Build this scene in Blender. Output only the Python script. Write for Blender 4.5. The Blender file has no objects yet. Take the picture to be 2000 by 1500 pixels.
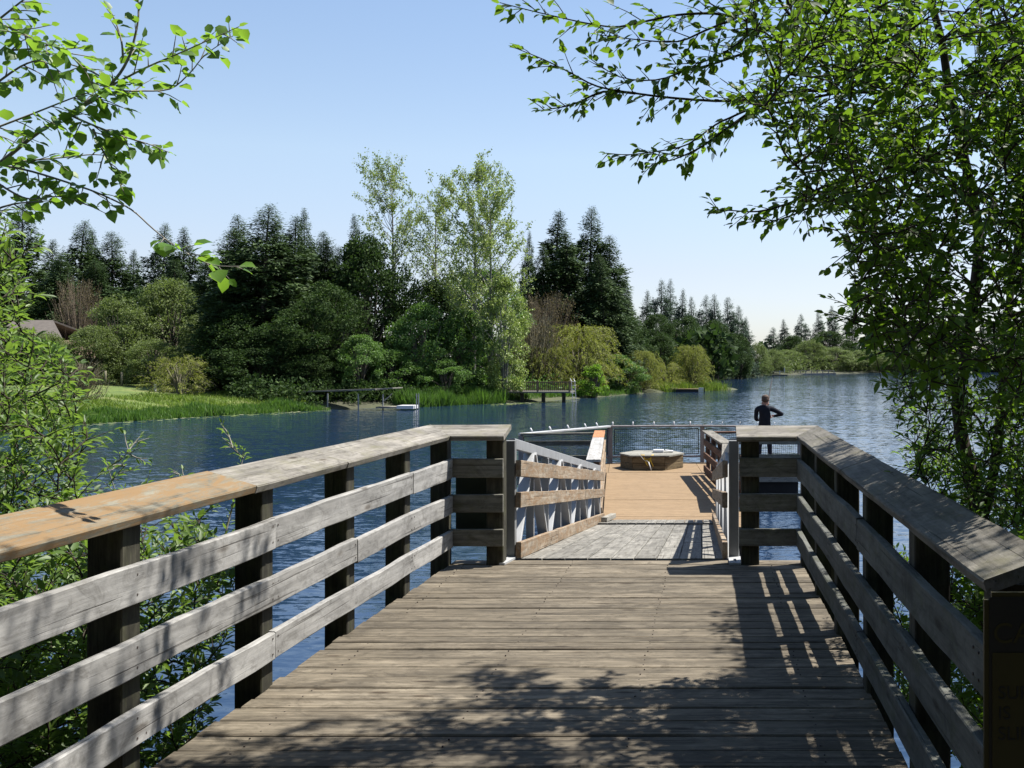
import bpy, bmesh, math, random
import numpy as np
from mathutils import Vector, Matrix

random.seed(7)
RNG = np.random.default_rng(7)
SC = bpy.context.scene
COL = SC.collection

# ------------------------------------------------------------------ camera, sky, sun, exposure
EYE = 1.7
FPX, CX, CY = 2100.0, 1400.0, 700.0           # focal length and vanishing point of the pier in photo pixels
cam_data = bpy.data.cameras.new('camera')
cam = bpy.data.objects.new('camera', cam_data)
COL.objects.link(cam)
cam.location = (0, 0, EYE)
cam.rotation_euler = (math.radians(90), 0, 0)
cam_data.sensor_width = 36.0
cam_data.lens = 36.0 * FPX / 2000.0
cam_data.shift_x = -(CX - 1000.0) / 2000.0
cam_data.shift_y = -(750.0 - CY) / 2000.0
cam_data.clip_start = 0.05
cam_data.clip_end = 6000
SC.camera = cam

SUNV = Vector((0.50, 0.25, 1.0)).normalized()
sun_el = math.asin(SUNV.z)
sun_az = math.atan2(SUNV.x, SUNV.y)
world = bpy.data.worlds.new('World')
SC.world = world
world.use_nodes = True
wn = world.node_tree
bg = wn.nodes['Background']
sky = wn.nodes.new('ShaderNodeTexSky')
sky.sky_type = 'NISHITA'
sky.sun_disc = False
sky.sun_elevation = sun_el
sky.sun_rotation = sun_az
sky.altitude = 100
sky.air_density = 0.95
sky.dust_density = 0.35
sky.ozone_density = 2.6
# hazy spring sky: a little whiter and dimmer towards the horizon than the clear-air model
geo_ = wn.nodes.new('ShaderNodeNewGeometry'); sep_ = wn.nodes.new('ShaderNodeSeparateXYZ')
neg_ = wn.nodes.new('ShaderNodeMath'); neg_.operation = 'MULTIPLY'; neg_.inputs[1].default_value = -1.0
wn.links.new(geo_.outputs['Incoming'], sep_.inputs[0]); wn.links.new(sep_.outputs[2], neg_.inputs[0])
rmp_ = wn.nodes.new('ShaderNodeValToRGB'); cr_ = rmp_.color_ramp
cr_.elements[0].position = 0.0; cr_.elements[0].color = (0.68, 0.70, 0.84, 1)
cr_.elements[1].position = 1.0; cr_.elements[1].color = (1, 1, 1, 1)
for p_, c_ in ((0.08, (0.92, 0.79, 0.81, 1)), (0.18, (1.20, 1.03, 0.91, 1)), (0.30, (1.18, 1.07, 0.98, 1))):
    e_ = cr_.elements.new(p_); e_.color = c_
mul_ = wn.nodes.new('ShaderNodeMix'); mul_.data_type = 'RGBA'; mul_.blend_type = 'MULTIPLY'; mul_.inputs[0].default_value = 1.0
wn.links.new(neg_.outputs[0], rmp_.inputs[0]); wn.links.new(sky.outputs[0], mul_.inputs[6]); wn.links.new(rmp_.outputs[0], mul_.inputs[7])
wn.links.new(mul_.outputs[2], bg.inputs[0])
bg.inputs[1].default_value = 0.083

sl = bpy.data.lights.new('sun', 'SUN')
sl.energy = 5.0
sl.angle = math.radians(0.53)
sl.color = (1.0, 0.955, 0.88)
sun = bpy.data.objects.new('sun', sl)
COL.objects.link(sun)
sun.rotation_euler = SUNV.to_track_quat('Z', 'Y').to_euler()
sun.location = (20, 10, 40)

SC.view_settings.view_transform = 'Standard'
SC.view_settings.look = 'None'
SC.view_settings.exposure = 1.18
SC.view_settings.gamma = 1.0
SC.view_settings.use_curve_mapping = False
SC.cycles.max_bounces = 8
SC.cycles.transparent_max_bounces = 8

# ------------------------------------------------------------------ helpers
def at(px, py, Y):
    return Vector(((px - CX) * Y / FPX, Y, EYE - (py - CY) * Y / FPX))

def link(name, me, mat=None, parent=None, loc=None):
    o = bpy.data.objects.new(name, me)
    COL.objects.link(o)
    if mat is not None and me is not None and len(me.materials) == 0:
        me.materials.append(mat)
    if loc is not None:
        o.location = loc
    if parent is not None:
        o.parent = parent
    return o

def thing(name, label, cat, loc=(0, 0, 0), group=None, rz=0.0):
    o = bpy.data.objects.new(name, None)
    COL.objects.link(o)
    o.location = loc
    o.rotation_euler = (0, 0, rz)
    o.empty_display_size = 0.2
    o['label'] = label
    o['category'] = cat
    if group:
        o['group'] = group
    return o

def tag(o, label=None, cat=None, group=None, kind=None):
    if label: o['label'] = label
    if cat: o['category'] = cat
    if group: o['group'] = group
    if kind: o['kind'] = kind
    return o

def np_mesh(name, V, T, mat=None, smooth=False):
    """mesh out of arrays: V (n,3), T (m,k)"""
    V = np.asarray(V, dtype=np.float32); T = np.asarray(T, dtype=np.int32)
    me = bpy.data.meshes.new(name)
    k = T.shape[1]
    me.vertices.add(len(V)); me.vertices.foreach_set('co', V.ravel())
    me.loops.add(T.size); me.loops.foreach_set('vertex_index', T.ravel())
    me.polygons.add(len(T))
    me.polygons.foreach_set('loop_start', np.arange(0, T.size, k, dtype=np.int32))
    me.polygons.foreach_set('loop_total', np.full(len(T), k, dtype=np.int32))
    if smooth:
        me.polygons.foreach_set('use_smooth', np.ones(len(T), dtype=bool))
    me.update(calc_edges=True)
    me.validate()
    if mat is not None:
        me.materials.append(mat)
    return me

def box_mesh(sx, sy, sz, bev=0.0, name='box', segs=1):
    bm = bmesh.new()
    bmesh.ops.create_cube(bm, size=1.0)
    for v in bm.verts:
        v.co = Vector((v.co.x * sx, v.co.y * sy, v.co.z * sz))
    if bev > 0:
        bmesh.ops.bevel(bm, geom=list(bm.edges), offset=bev, segments=segs, affect='EDGES', profile=0.6)
    me = bpy.data.meshes.new(name)
    bm.to_mesh(me); bm.free()
    return me

def worn_board_mesh(L, w, t, bev, name, seed=0, amp=0.002, wedge0=0.0, wedge1=0.0):
    """board along local X with slightly wavy faces and softened edges; wedge shifts the end faces for mitred ends"""
    r = random.Random(seed)
    n = max(2, int(L / 0.22))
    prof = [(-w/2+bev, -t/2), (w/2-bev, -t/2), (w/2, -t/2+bev), (w/2, t/2-bev), (w/2-bev, t/2), (-w/2+bev, t/2), (-w/2, t/2-bev), (-w/2, -t/2+bev)]
    V = []; F = []
    ph = [r.uniform(0, 6.28) for _ in range(4)]
    for i in range(n + 1):
        f = i / n
        x = -L/2 + L*f
        for (y, z) in prof:
            xe = x
            if i == 0: xe += wedge0 * y
            if i == n: xe += wedge1 * y
            dy = amp * (math.sin(x*3.1+ph[0]) + 0.5*math.sin(x*9.7+ph[1])) + r.uniform(-.4, .4)*amp
            dz = amp * 0.8 * math.sin(x*2.3+ph[2]) + r.uniform(-.4, .4)*amp
            V.append((xe, y+dy, z+dz))
    for i in range(n):
        for k in range(8):
            a = i*8+k; b = i*8+(k+1) % 8
            F.append((a, b, b+8, a+8))
    me = bpy.data.meshes.new(name)
    F = [tuple(reversed(f)) for f in F]
    F.append(tuple(range(8))); F.append(tuple(reversed(range(n*8, n*8+8))))
    me.from_pydata(V, [], F)
    me.update()
    bm = bmesh.new(); bm.from_mesh(me)
    bmesh.ops.recalc_face_normals(bm, faces=bm.faces)
    bm.to_mesh(me); bm.free()
    return me

_seed = [0]
def board(name, parent, p0, p1, w, t, mat, up=(0, 0, 1), bev=0.004, amp=0.0015, wedge0=0.0, wedge1=0.0, plain=False):
    """board from p0 to p1 (centre line); w = across, t = along 'up'"""
    p0 = Vector(p0); p1 = Vector(p1)
    d = p1 - p0; L = d.length; x = d.normalized()
    z = Vector(up); z = (z - x * z.dot(x)).normalized(); y = z.cross(x)
    _seed[0] += 1
    if plain:
        me = box_mesh(L, w, t, bev, name)
    else:
        me = worn_board_mesh(L, w, t, bev, name, _seed[0], amp, wedge0, wedge1)
    me.materials.append(mat)
    o = bpy.data.objects.new(name, me); COL.objects.link(o)
    M = Matrix((x, y, z)).transposed().to_4x4()
    c = (p0 + p1) / 2
    if parent is not None:
        o.parent = parent
        c = c - Vector(parent.location)
    M.translation = c
    o.matrix_local = M
    return o

class MB:
    """collects boxes, tubes and lathes for one mesh object"""
    def __init__(s): s.V = []; s.F = []
    def add(s, V, F):
        n = len(s.V); s.V += [tuple(v) for v in V]; s.F += [tuple(i+n for i in f) for f in F]
    def box(s, p0, p1, w, t, up=(0, 0, 1)):
        p0 = Vector(p0); p1 = Vector(p1); x = (p1-p0).normalized()
        z = Vector(up); z = (z - x*z.dot(x)).normalized(); y = z.cross(x)
        V = []
        for p in (p0, p1):
            for a, b in ((-1, -1), (1, -1), (1, 1), (-1, 1)):
                V.append(p + y*(a*w/2) + z*(b*t/2))
        s.add(V, [(3, 2, 1, 0), (4, 5, 6, 7), (0, 1, 5, 4), (1, 2, 6, 5), (2, 3, 7, 6), (3, 0, 4, 7)])
    def tube(s, pts, radii, k=6, cap=True):
        pts = [Vector(p) for p in pts]
        if not hasattr(radii, '__len__'): radii = [radii]*len(pts)
        V = []; F = []
        ref = Vector((0, 0, 1))
        for i, p in enumerate(pts):
            d = (pts[min(i+1, len(pts)-1)] - pts[max(i-1, 0)])
            d = d.normalized() if d.length > 1e-9 else Vector((0, 0, 1))
            if abs(d.dot(ref)) > 0.95: ref = Vector((1, 0, 0)) if abs(d.x) < 0.9 else Vector((0, 1, 0))
            a = d.cross(ref).normalized(); b = d.cross(a)
            ref = -a.cross(d) if False else ref
            for j in range(k):
                t = 2*math.pi*j/k
                V.append(p + (a*math.cos(t) + b*math.sin(t))*radii[i])
        for i in range(len(pts)-1):
            for j in range(k):
                F.append((i*k+j, i*k+(j+1) % k, (i+1)*k+(j+1) % k, (i+1)*k+j))
        if cap:
            F.append(tuple(reversed(range(k)))); F.append(tuple(range((len(pts)-1)*k, len(pts)*k)))
        s.add(V, F)
    def build(s, name, mat, parent=None, smooth=False, origin=None):
        me = bpy.data.meshes.new(name)
        off = Vector(parent.location) if parent is not None else (Vector(origin) if origin is not None else Vector((0, 0, 0)))
        if parent is not None and parent.parent is not None: off = off + Vector(parent.parent.location)
        me.from_pydata([(v[0]-off.x, v[1]-off.y, v[2]-off.z) for v in s.V], [], s.F)
        if smooth:
            me.polygons.foreach_set('use_smooth', [True]*len(me.polygons))
        bm = bmesh.new(); bm.from_mesh(me); bmesh.ops.recalc_face_normals(bm, faces=bm.faces); bm.to_mesh(me); bm.free()
        me.materials.append(mat)
        o = bpy.data.objects.new(name, me); COL.objects.link(o)
        if parent is not None: o.parent = parent
        elif origin is not None: o.location = origin
        return o

# ------------------------------------------------------------------ materials
def new_mat(name):
    m = bpy.data.materials.new(name); m.use_nodes = True
    nt = m.node_tree
    return m, nt, nt.nodes['Principled BSDF']

def N(nt, typ, **kw):
    n = nt.nodes.new(typ)
    for k, v in kw.items(): setattr(n, k, v)
    return n

def ramp(nt, stops, interp='LINEAR'):
    r = N(nt, 'ShaderNodeValToRGB'); cr = r.color_ramp; cr.interpolation = interp
    while len(cr.elements) > 1: cr.elements.remove(cr.elements[-1])
    cr.elements[0].position = stops[0][0]; cr.elements[0].color = (*stops[0][1], 1) if len(stops[0][1]) == 3 else stops[0][1]
    for p, c in stops[1:]:
        e = cr.elements.new(p); e.color = (*c, 1)
    return r

def mixc(nt, a, b, fac, mode='MIX'):
    m = N(nt, 'ShaderNodeMix', data_type='RGBA', blend_type=mode)
    L = nt.links
    for sock, val in ((m.inputs[6], a), (m.inputs[7], b), (m.inputs[0], fac)):
        if hasattr(val, 'is_linked') or hasattr(val, 'links'): L.new(val, sock)
        elif isinstance(val, (int, float)): sock.default_value = val
        else: sock.default_value = (*val, 1)
    return m.outputs[2]

def wood(name, dark, mid, light, rough=0.85, stain=None, stain_amt=0.5, moss=None, grime=0.5, var=0.25, crack=0.6, grain=1.0):
    m, nt, bs = new_mat(name); L = nt.links
    tc = N(nt, 'ShaderNodeTexCoord'); oi = N(nt, 'ShaderNodeObjectInfo')
    mul = N(nt, 'ShaderNodeMath', operation='MULTIPLY'); mul.inputs[1].default_value = 97.0
    L.new(oi.outputs['Random'], mul.inputs[0])
    cmb = N(nt, 'ShaderNodeCombineXYZ')
    for i in range(3): L.new(mul.outputs[0], cmb.inputs[i])
    add = N(nt, 'ShaderNodeVectorMath', operation='ADD')
    L.new(tc.outputs['Object'], add.inputs[0]); L.new(cmb.outputs[0], add.inputs[1])
    def noise(sc, scale, detail=5, rough_=0.6, dist=0.0):
        mp = N(nt, 'ShaderNodeMapping'); mp.inputs['Scale'].default_value = sc
        L.new(add.outputs[0], mp.inputs[0])
        n = N(nt, 'ShaderNodeTexNoise'); n.inputs['Scale'].default_value = scale
        n.inputs['Detail'].default_value = detail; n.inputs['Roughness'].default_value = rough_
        n.inputs['Distortion'].default_value = dist
        L.new(mp.outputs[0], n.inputs['Vector'])
        return n.outputs[0]
    g1 = noise((0.9, 17*grain, 17*grain), 1.6, 7, 0.72, 0.35)
    g2 = noise((1.8, 5, 5), 1.3, 4, 0.6, 0.3)
    g3 = noise((0.55, 60, 60), 1.0, 3, 0.6, 0.25)
    r1 = ramp(nt, [(0.28, dark), (0.5, mid), (0.72, light)])
    L.new(g1, r1.inputs[0])
    col = r1.outputs[0]
    r2 = ramp(nt, [(0.32, tuple(c*(1-grime) for c in (1, 1, 1))), (0.62, (1, 1, 1))])
    L.new(g2, r2.inputs[0])
    col = mixc(nt, col, r2.outputs[0], 0.9, 'MULTIPLY')
    r3 = ramp(nt, [(0.33, (0.12, 0.10, 0.08)), (0.385, (1, 1, 1))])
    L.new(g3, r3.inputs[0])
    col = mixc(nt, col, r3.outputs[0], crack, 'MULTIPLY')
    mpk = N(nt, 'ShaderNodeMapping'); mpk.inputs['Scale'].default_value = (2.2, 7.5, 7.5); L.new(add.outputs[0], mpk.inputs[0])
    vk = N(nt, 'ShaderNodeTexVoronoi'); vk.inputs['Scale'].default_value = 1.0; vk.inputs['Randomness'].default_value = 1.0
    L.new(mpk.outputs[0], vk.inputs['Vector'])
    rk = ramp(nt, [(0.07, (0.22, 0.17, 0.13)), (0.13, (0.75, 0.72, 0.68)), (0.17, (1, 1, 1))]); L.new(vk.outputs['Distance'], rk.inputs[0])
    col = mixc(nt, col, rk.outputs[0], min(1.0, crack*1.2), 'MULTIPLY')
    gb = noise((2.0, 3.0, 3.0), 3.3, 7, 0.75, 1.2)
    rb = ramp(nt, [(0.36, (0.50, 0.49, 0.47)), (0.50, (1, 1, 1)), (0.66, (1.18, 1.17, 1.15))]); L.new(gb, rb.inputs[0])
    col = mixc(nt, col, rb.outputs[0], min(1.0, 0.35+crack*0.6), 'MULTIPLY')
    if stain is not None:
        g4 = noise((1.6, 7, 7), 1.9, 8, 0.8, 1.0)
        r4 = ramp(nt, [(0.50-stain_amt*0.35, (1, 1, 1)), (0.60-stain_amt*0.2, (0, 0, 0))])
        r4.color_ramp.elements[0].color = (0, 0, 0, 1); r4.color_ramp.elements[1].color = (1, 1, 1, 1)
        L.new(g4, r4.inputs[0])
        stc = mixc(nt, stain, r1.outputs[0], 0.15)
        col = mixc(nt, col, stc, r4.outputs[0])
    if moss is not None:
        g5 = noise((2.5, 4, 4), 2.1, 5, 0.7)
        r5 = ramp(nt, [(0.5, (0, 0, 0)), (0.72, (0.6, 0.6, 0.6))])
        L.new(g5, r5.inputs[0])
        col = mixc(nt, col, moss, r5.outputs[0])
    vr = N(nt, 'ShaderNodeMapRange'); vr.inputs[3].default_value = 1-var; vr.inputs[4].default_value = 1+var*0.6
    L.new(oi.outputs['Random'], vr.inputs[0])
    hsv = N(nt, 'ShaderNodeHueSaturation')
    L.new(vr.outputs[0], hsv.inputs['Value']); L.new(col, hsv.inputs['Color'])
    L.new(hsv.outputs[0], bs.inputs['Base Color'])
    bs.inputs['Roughness'].default_value = rough
    bs.inputs['Specular IOR Level'].default_value = 0.25
    bp = N(nt, 'ShaderNodeBump'); bp.inputs['Strength'].default_value = 0.55; bp.inputs['Distance'].default_value = 0.004
    sm = N(nt, 'ShaderNodeMath', operation='ADD'); L.new(g1, sm.inputs[0]); L.new(r3.outputs[0], sm.inputs[1])
    L.new(sm.outputs[0], bp.inputs['Height']); L.new(bp.outputs[0], bs.inputs['Normal'])
    return m

def plain(name, col, rough=0.6, metal=0.0, var=0.15, scale=6.0, spec=0.4, bump=0.0):
    m, nt, bs = new_mat(name); L = nt.links
    tc = N(nt, 'ShaderNodeTexCoord'); n = N(nt, 'ShaderNodeTexNoise')
    n.inputs['Scale'].default_value = scale; n.inputs['Detail'].default_value = 5
    L.new(tc.outputs['Object'], n.inputs['Vector'])
    r = ramp(nt, [(0.3, tuple(c*(1-var) for c in col)), (0.7, tuple(min(1, c*(1+var)) for c in col))])
    L.new(n.outputs[0], r.inputs[0]); L.new(r.outputs[0], bs.inputs['Base Color'])
    bs.inputs['Roughness'].default_value = rough; bs.inputs['Metallic'].default_value = metal
    bs.inputs['Specular IOR Level'].default_value = spec
    if bump > 0:
        bp = N(nt, 'ShaderNodeBump'); bp.inputs['Strength'].default_value = bump; bp.inputs['Distance'].default_value = 0.01
        L.new(n.outputs[0], bp.inputs['Height']); L.new(bp.outputs[0], bs.inputs['Normal'])
    return m

def leafmat(name, c1, c2, c3=None, trans=0.4, tcol=None, rough=0.5, spec=0.35):
    """colour differs from leaf to leaf"""
    m, nt, bs = new_mat(name); L = nt.links
    ge = N(nt, 'ShaderNodeNewGeometry'); oi = N(nt, 'ShaderNodeObjectInfo')
    a = N(nt, 'ShaderNodeMath', operation='ADD'); L.new(ge.outputs['Random Per Island'], a.inputs[0]); L.new(oi.outputs['Random'], a.inputs[1])
    f = N(nt, 'ShaderNodeMath', operation='FRACT'); L.new(a.outputs[0], f.inputs[0])
    st = [(0.0, c1), (0.7, c2)] + ([(1.0, c3)] if c3 else [])
    r = ramp(nt, st); L.new(f.outputs[0], r.inputs[0])
    L.new(r.outputs[0], bs.inputs['Base Color'])
    bs.inputs['Roughness'].default_value = rough; bs.inputs['Specular IOR Level'].default_value = spec
    if trans > 0:
        tr = N(nt, 'ShaderNodeBsdfTranslucent')
        tc_ = tcol or tuple(min(1, x*k) for x, k in zip(c2, (1.9, 2.0, 1.2)))
        col = mixc(nt, r.outputs[0], tc_, 0.75)
        L.new(col, tr.inputs[0])
        mx = N(nt, 'ShaderNodeMixShader'); mx.inputs[0].default_value = trans
        L.new(bs.outputs[0], mx.inputs[1]); L.new(tr.outputs[0], mx.inputs[2])
        L.new(mx.outputs[0], nt.nodes['Material Output'].inputs[0])
    return m

M = {}
M['deck'] = wood('weathered_deck_wood', (0.0638, 0.0531, 0.0374), (0.1436, 0.1204, 0.0878), (0.2360, 0.2020, 0.1505), grime=0.5, var=0.24, crack=0.75, stain=(0.0638, 0.0515, 0.0353), stain_amt=-0.05)
M['rail'] = wood('silvered_rail_wood', (0.1824, 0.1776, 0.1672), (0.2800, 0.2736, 0.2616), (0.3768, 0.3712, 0.3560), grime=0.38, var=0.12, crack=0.55, grain=0.8)
M['rail_shade'] = wood('shaded_mossy_rail_wood', (0.0848, 0.0848, 0.0696), (0.1584, 0.1520, 0.1280), (0.2312, 0.2248, 0.1888), moss=(0.0728, 0.0792, 0.0304), grime=0.4, var=0.12)  # darker copy of the rail wood, shade put into its colour, plus moss
M['cap'] = wood('grey_cap_wood', (0.1032, 0.0944, 0.0792), (0.2008, 0.1856, 0.1608), (0.2856, 0.2672, 0.2368), moss=(0.1216, 0.1152, 0.0608), grime=0.35, var=0.12, crack=0.7)
M['cap_tan'] = wood('stained_cap_wood', (0.1003, 0.0872, 0.0608), (0.1616, 0.1510, 0.1145), (0.2116, 0.2063, 0.1682), stain=(0.1772, 0.1050, 0.0428), stain_amt=0.24, grime=0.35, var=0.05)
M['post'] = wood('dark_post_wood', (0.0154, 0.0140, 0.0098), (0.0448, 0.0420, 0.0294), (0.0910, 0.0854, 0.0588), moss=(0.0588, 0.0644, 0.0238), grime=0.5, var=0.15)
M['gang_rail'] = wood('gangway_rub_rail_wood', (0.1704, 0.1216, 0.0760), (0.2736, 0.2192, 0.1584), (0.3648, 0.3224, 0.2616), stain=(0.1824, 0.1096, 0.0544), stain_amt=0.1, grime=0.35, var=0.1)
M['gang_deck'] = wood('gangway_deck_wood', (0.1216, 0.1152, 0.1000), (0.1944, 0.1856, 0.1640), (0.2736, 0.2616, 0.2344), grime=0.4, var=0.22)
M['ply'] = wood('float_deck_plywood', (0.1768, 0.1184, 0.0672), (0.2124, 0.1472, 0.0848), (0.2356, 0.1686, 0.1000), grime=0.14, var=0.06, crack=0.12, grain=0.4)
M['redwood'] = wood('red_brown_rail_wood', (0.0608, 0.0304, 0.0184), (0.1216, 0.0640, 0.0392), (0.1888, 0.1096, 0.0728), grime=0.4, var=0.15)
M['orange_cap'] = wood('orange_cap_wood', (0.2552, 0.1152, 0.0488), (0.3344, 0.1584, 0.0728), (0.3768, 0.2008, 0.1032), grime=0.15, var=0.05)
M['pale_cap'] = wood('pale_cap_wood', (0.2552, 0.2496, 0.2368), (0.3160, 0.3104, 0.2976), (0.3768, 0.3712, 0.3584), grime=0.2, var=0.05)
M['box_wood'] = wood('bench_side_wood', (0.0816, 0.0588, 0.0324), (0.1644, 0.1236, 0.0684), (0.2556, 0.2004, 0.1188), grime=0.5, var=0.3)
M['bench_top'] = wood('bench_top_wood', (0.1702, 0.1651, 0.1408), (0.2240, 0.2189, 0.1894), (0.2726, 0.2675, 0.2381), grime=0.2)
M['pale_dock'] = wood('pale_dock_wood', (0.1520, 0.1432, 0.1216), (0.2312, 0.2192, 0.1888), (0.2920, 0.2800, 0.2432), grime=0.2)
M['brown_dock'] = wood('brown_dock_wood', (0.0912, 0.0608, 0.0368), (0.1584, 0.1128, 0.0696), (0.2192, 0.1640, 0.1096), grime=0.25)
M['alu'] = plain('galvanised_aluminium', (0.2560, 0.2611, 0.2662), 0.55, 0.25, 0.12, 9)
M['alu_dull'] = plain('dull_grey_aluminium', (0.1728, 0.1760, 0.1728), 0.6, 0.2, 0.2, 5)
M['alu_white'] = plain('white_aluminium', (0.3569, 0.3621, 0.3635), 0.5, 0.1, 0.08, 7)
M['mauve'] = plain('weathered_top_rail', (0.1920, 0.1728, 0.1664), 0.7, 0.0, 0.15, 6)
M['wire'] = plain('dark_mesh_wire', (0.0240, 0.0264, 0.0320), 0.5, 0.3, 0.1, 6)
M['float_side'] = plain('float_fascia', (0.0720, 0.0680, 0.0560), 0.8, 0, 0.3, 4)
M['black'] = plain('black_foam', (0.0120, 0.0120, 0.0128), 0.7, 0, 0.2, 4)
M['nail'] = plain('rusty_nail', (0.0640, 0.0512, 0.0448), 0.7, 0.3, 0.2, 30)
M['white'] = plain('white_plastic', (0.4800, 0.4800, 0.4864), 0.5, 0, 0.05, 8)
M['yellow'] = plain('yellow_rope', (0.4960, 0.3200, 0.0240), 0.6, 0, 0.15, 40)
M['bark'] = plain('dark_bark', (0.0440, 0.0360, 0.0280), 0.9, 0, 0.4, 14, 0.2, 0.5)
M['bark_pale'] = plain('pale_alder_bark', (0.2080, 0.1960, 0.1680), 0.85, 0, 0.3, 16, 0.2, 0.4)
M['bark_far'] = plain('far_bark', (0.0880, 0.0760, 0.0600), 0.9, 0, 0.3, 2, 0.2)
M['bark_poplar'] = plain('poplar_bark', (0.1680, 0.1640, 0.1440), 0.9, 0, 0.3, 2, 0.2)
M['twig_brown'] = plain('brown_twigs', (0.1216, 0.0986, 0.0760), 0.9, 0, 0.3, 1, 0.1)
M['twig_grey'] = plain('grey_twigs', (0.1600, 0.1480, 0.1040), 0.9, 0, 0.3, 1, 0.1)
M['leaf_r'] = leafmat('glossy_green_leaf', (0.0264, 0.0550, 0.0126), (0.0480, 0.0968, 0.0162), (0.0840, 0.1486, 0.0225), 0.42, (0.2040, 0.3630, 0.0180), 0.52, 0.25)
M['leaf_l'] = leafmat('fresh_alder_leaf', (0.0427, 0.0997, 0.0152), (0.0760, 0.1615, 0.0209), (0.1140, 0.2090, 0.0333), 0.45, (0.2850, 0.4940, 0.0380), 0.45, 0.35)
M['leaf_w'] = leafmat('narrow_willow_leaf', (0.0396, 0.0774, 0.0158), (0.0774, 0.1364, 0.0238), (0.1408, 0.2112, 0.0484), 0.4, (0.2376, 0.3872, 0.0440), 0.5, 0.4)
M['f_fir'] = leafmat('fir_needles', (0.0207, 0.0396, 0.0147), (0.0414, 0.0739, 0.0252), (0.0712, 0.1082, 0.0336), 0.12, None, 0.7, 0.2)
M['f_far'] = leafmat('hazy_far_fir_needles', (0.0378, 0.0607, 0.0459), (0.0607, 0.0918, 0.0648), (0.0810, 0.1215, 0.0810), 0.1, None, 0.8, 0.15)  # distance haze is put into the needle colour as a bluer green
M['f_dark'] = leafmat('dark_evergreen_leaf', (0.0163, 0.0315, 0.0095), (0.0306, 0.0577, 0.0150), (0.0578, 0.0918, 0.0238), 0.2, None, 0.75, 0.15)
M['f_mid'] = leafmat('mid_green_leaf', (0.0475, 0.0950, 0.0228), (0.0808, 0.1520, 0.0323), (0.1235, 0.2090, 0.0522), 0.3, None, 0.55, 0.3)
M['f_light'] = leafmat('light_green_leaf', (0.0660, 0.0924, 0.0299), (0.1012, 0.1364, 0.0422), (0.1452, 0.1804, 0.0616), 0.3, None, 0.6, 0.25)
M['f_pop'] = leafmat('pale_poplar_leaf', (0.1123, 0.1568, 0.0354), (0.1901, 0.2509, 0.0653), (0.3110, 0.3674, 0.1197), 0.25, None, 0.5, 0.35)
M['f_yel'] = leafmat('yellow_green_willow_leaf', (0.1190, 0.1431, 0.0268), (0.1870, 0.2081, 0.0383), (0.2465, 0.2601, 0.0536), 0.3, None, 0.6, 0.2)
M['f_brown'] = leafmat('brown_bud_leaf', (0.0765, 0.0638, 0.0340), (0.1275, 0.1020, 0.0510), (0.1615, 0.1360, 0.0680), 0.2, None, 0.7, 0.2)
M['f_lime'] = leafmat('lime_leaf', (0.0825, 0.1575, 0.0150), (0.1275, 0.2250, 0.0225), (0.1800, 0.2850, 0.0375), 0.35, None, 0.6, 0.25)
M['reed'] = leafmat('reed_blade', (0.0360, 0.0880, 0.0144), (0.0680, 0.1360, 0.0224), (0.1120, 0.1840, 0.0400), 0.35, None, 0.5, 0.3)
M['grass'] = leafmat('grass_blade', (0.0750, 0.1275, 0.0188), (0.1275, 0.1875, 0.0300), (0.2025, 0.2250, 0.0750), 0.3, None, 0.6, 0.2)
M['lily'] = leafmat('lily_pad', (0.0896, 0.1344, 0.0288), (0.1680, 0.2016, 0.0768), (0.3360, 0.3472, 0.2400), 0.0, None, 0.4, 0.5)
M['lily_red'] = leafmat('red_lily_pad', (0.1190, 0.0425, 0.0340), (0.1870, 0.0765, 0.0595), (0.1020, 0.0850, 0.0425), 0.0, None, 0.35, 0.5)
M['skin'] = plain('skin', (0.2880, 0.1520, 0.1040), 0.55, 0, 0.06, 8)
M['shirt'] = plain('black_navy_shirt', (0.0096, 0.0112, 0.0176), 0.85, 0, 0.2, 10, 0.2)
M['trousers'] = plain('dark_navy_trousers', (0.0112, 0.0136, 0.0256), 0.85, 0, 0.2, 10, 0.2)
M['hair'] = plain('short_brown_hair', (0.0680, 0.0440, 0.0304), 0.8, 0, 0.3, 40, 0.3)
M['shoe'] = plain('black_shoe', (0.0160, 0.0160, 0.0160), 0.6, 0, 0.1, 10)
M['roof'] = plain('grey_shingle_roof', (0.1056, 0.0912, 0.0792), 0.9, 0, 0.15, 3)
M['wall'] = plain('brown_house_wall', (0.2000, 0.1440, 0.1040), 0.85, 0, 0.15, 2)
M['glass'] = plain('dark_window_glass', (0.0240, 0.0280, 0.0320), 0.15, 0, 0.1, 2, 0.6)
M['sign_black'] = plain('black_sign_paint', (0.0096, 0.0096, 0.0096), 0.5, 0, 0.1, 10)
M['sign_yellow'] = plain('yellow_sign_paint', (0.0300, 0.0240, 0.0036), 0.5, 0, 0.1, 10)
M['red'] = plain('red_cloth', (0.4000, 0.0320, 0.0240), 0.7, 0, 0.1, 8)
M['green_box'] = plain('green_panel', (0.0240, 0.0360, 0.0240), 0.7, 0, 0.15, 5)

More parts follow.
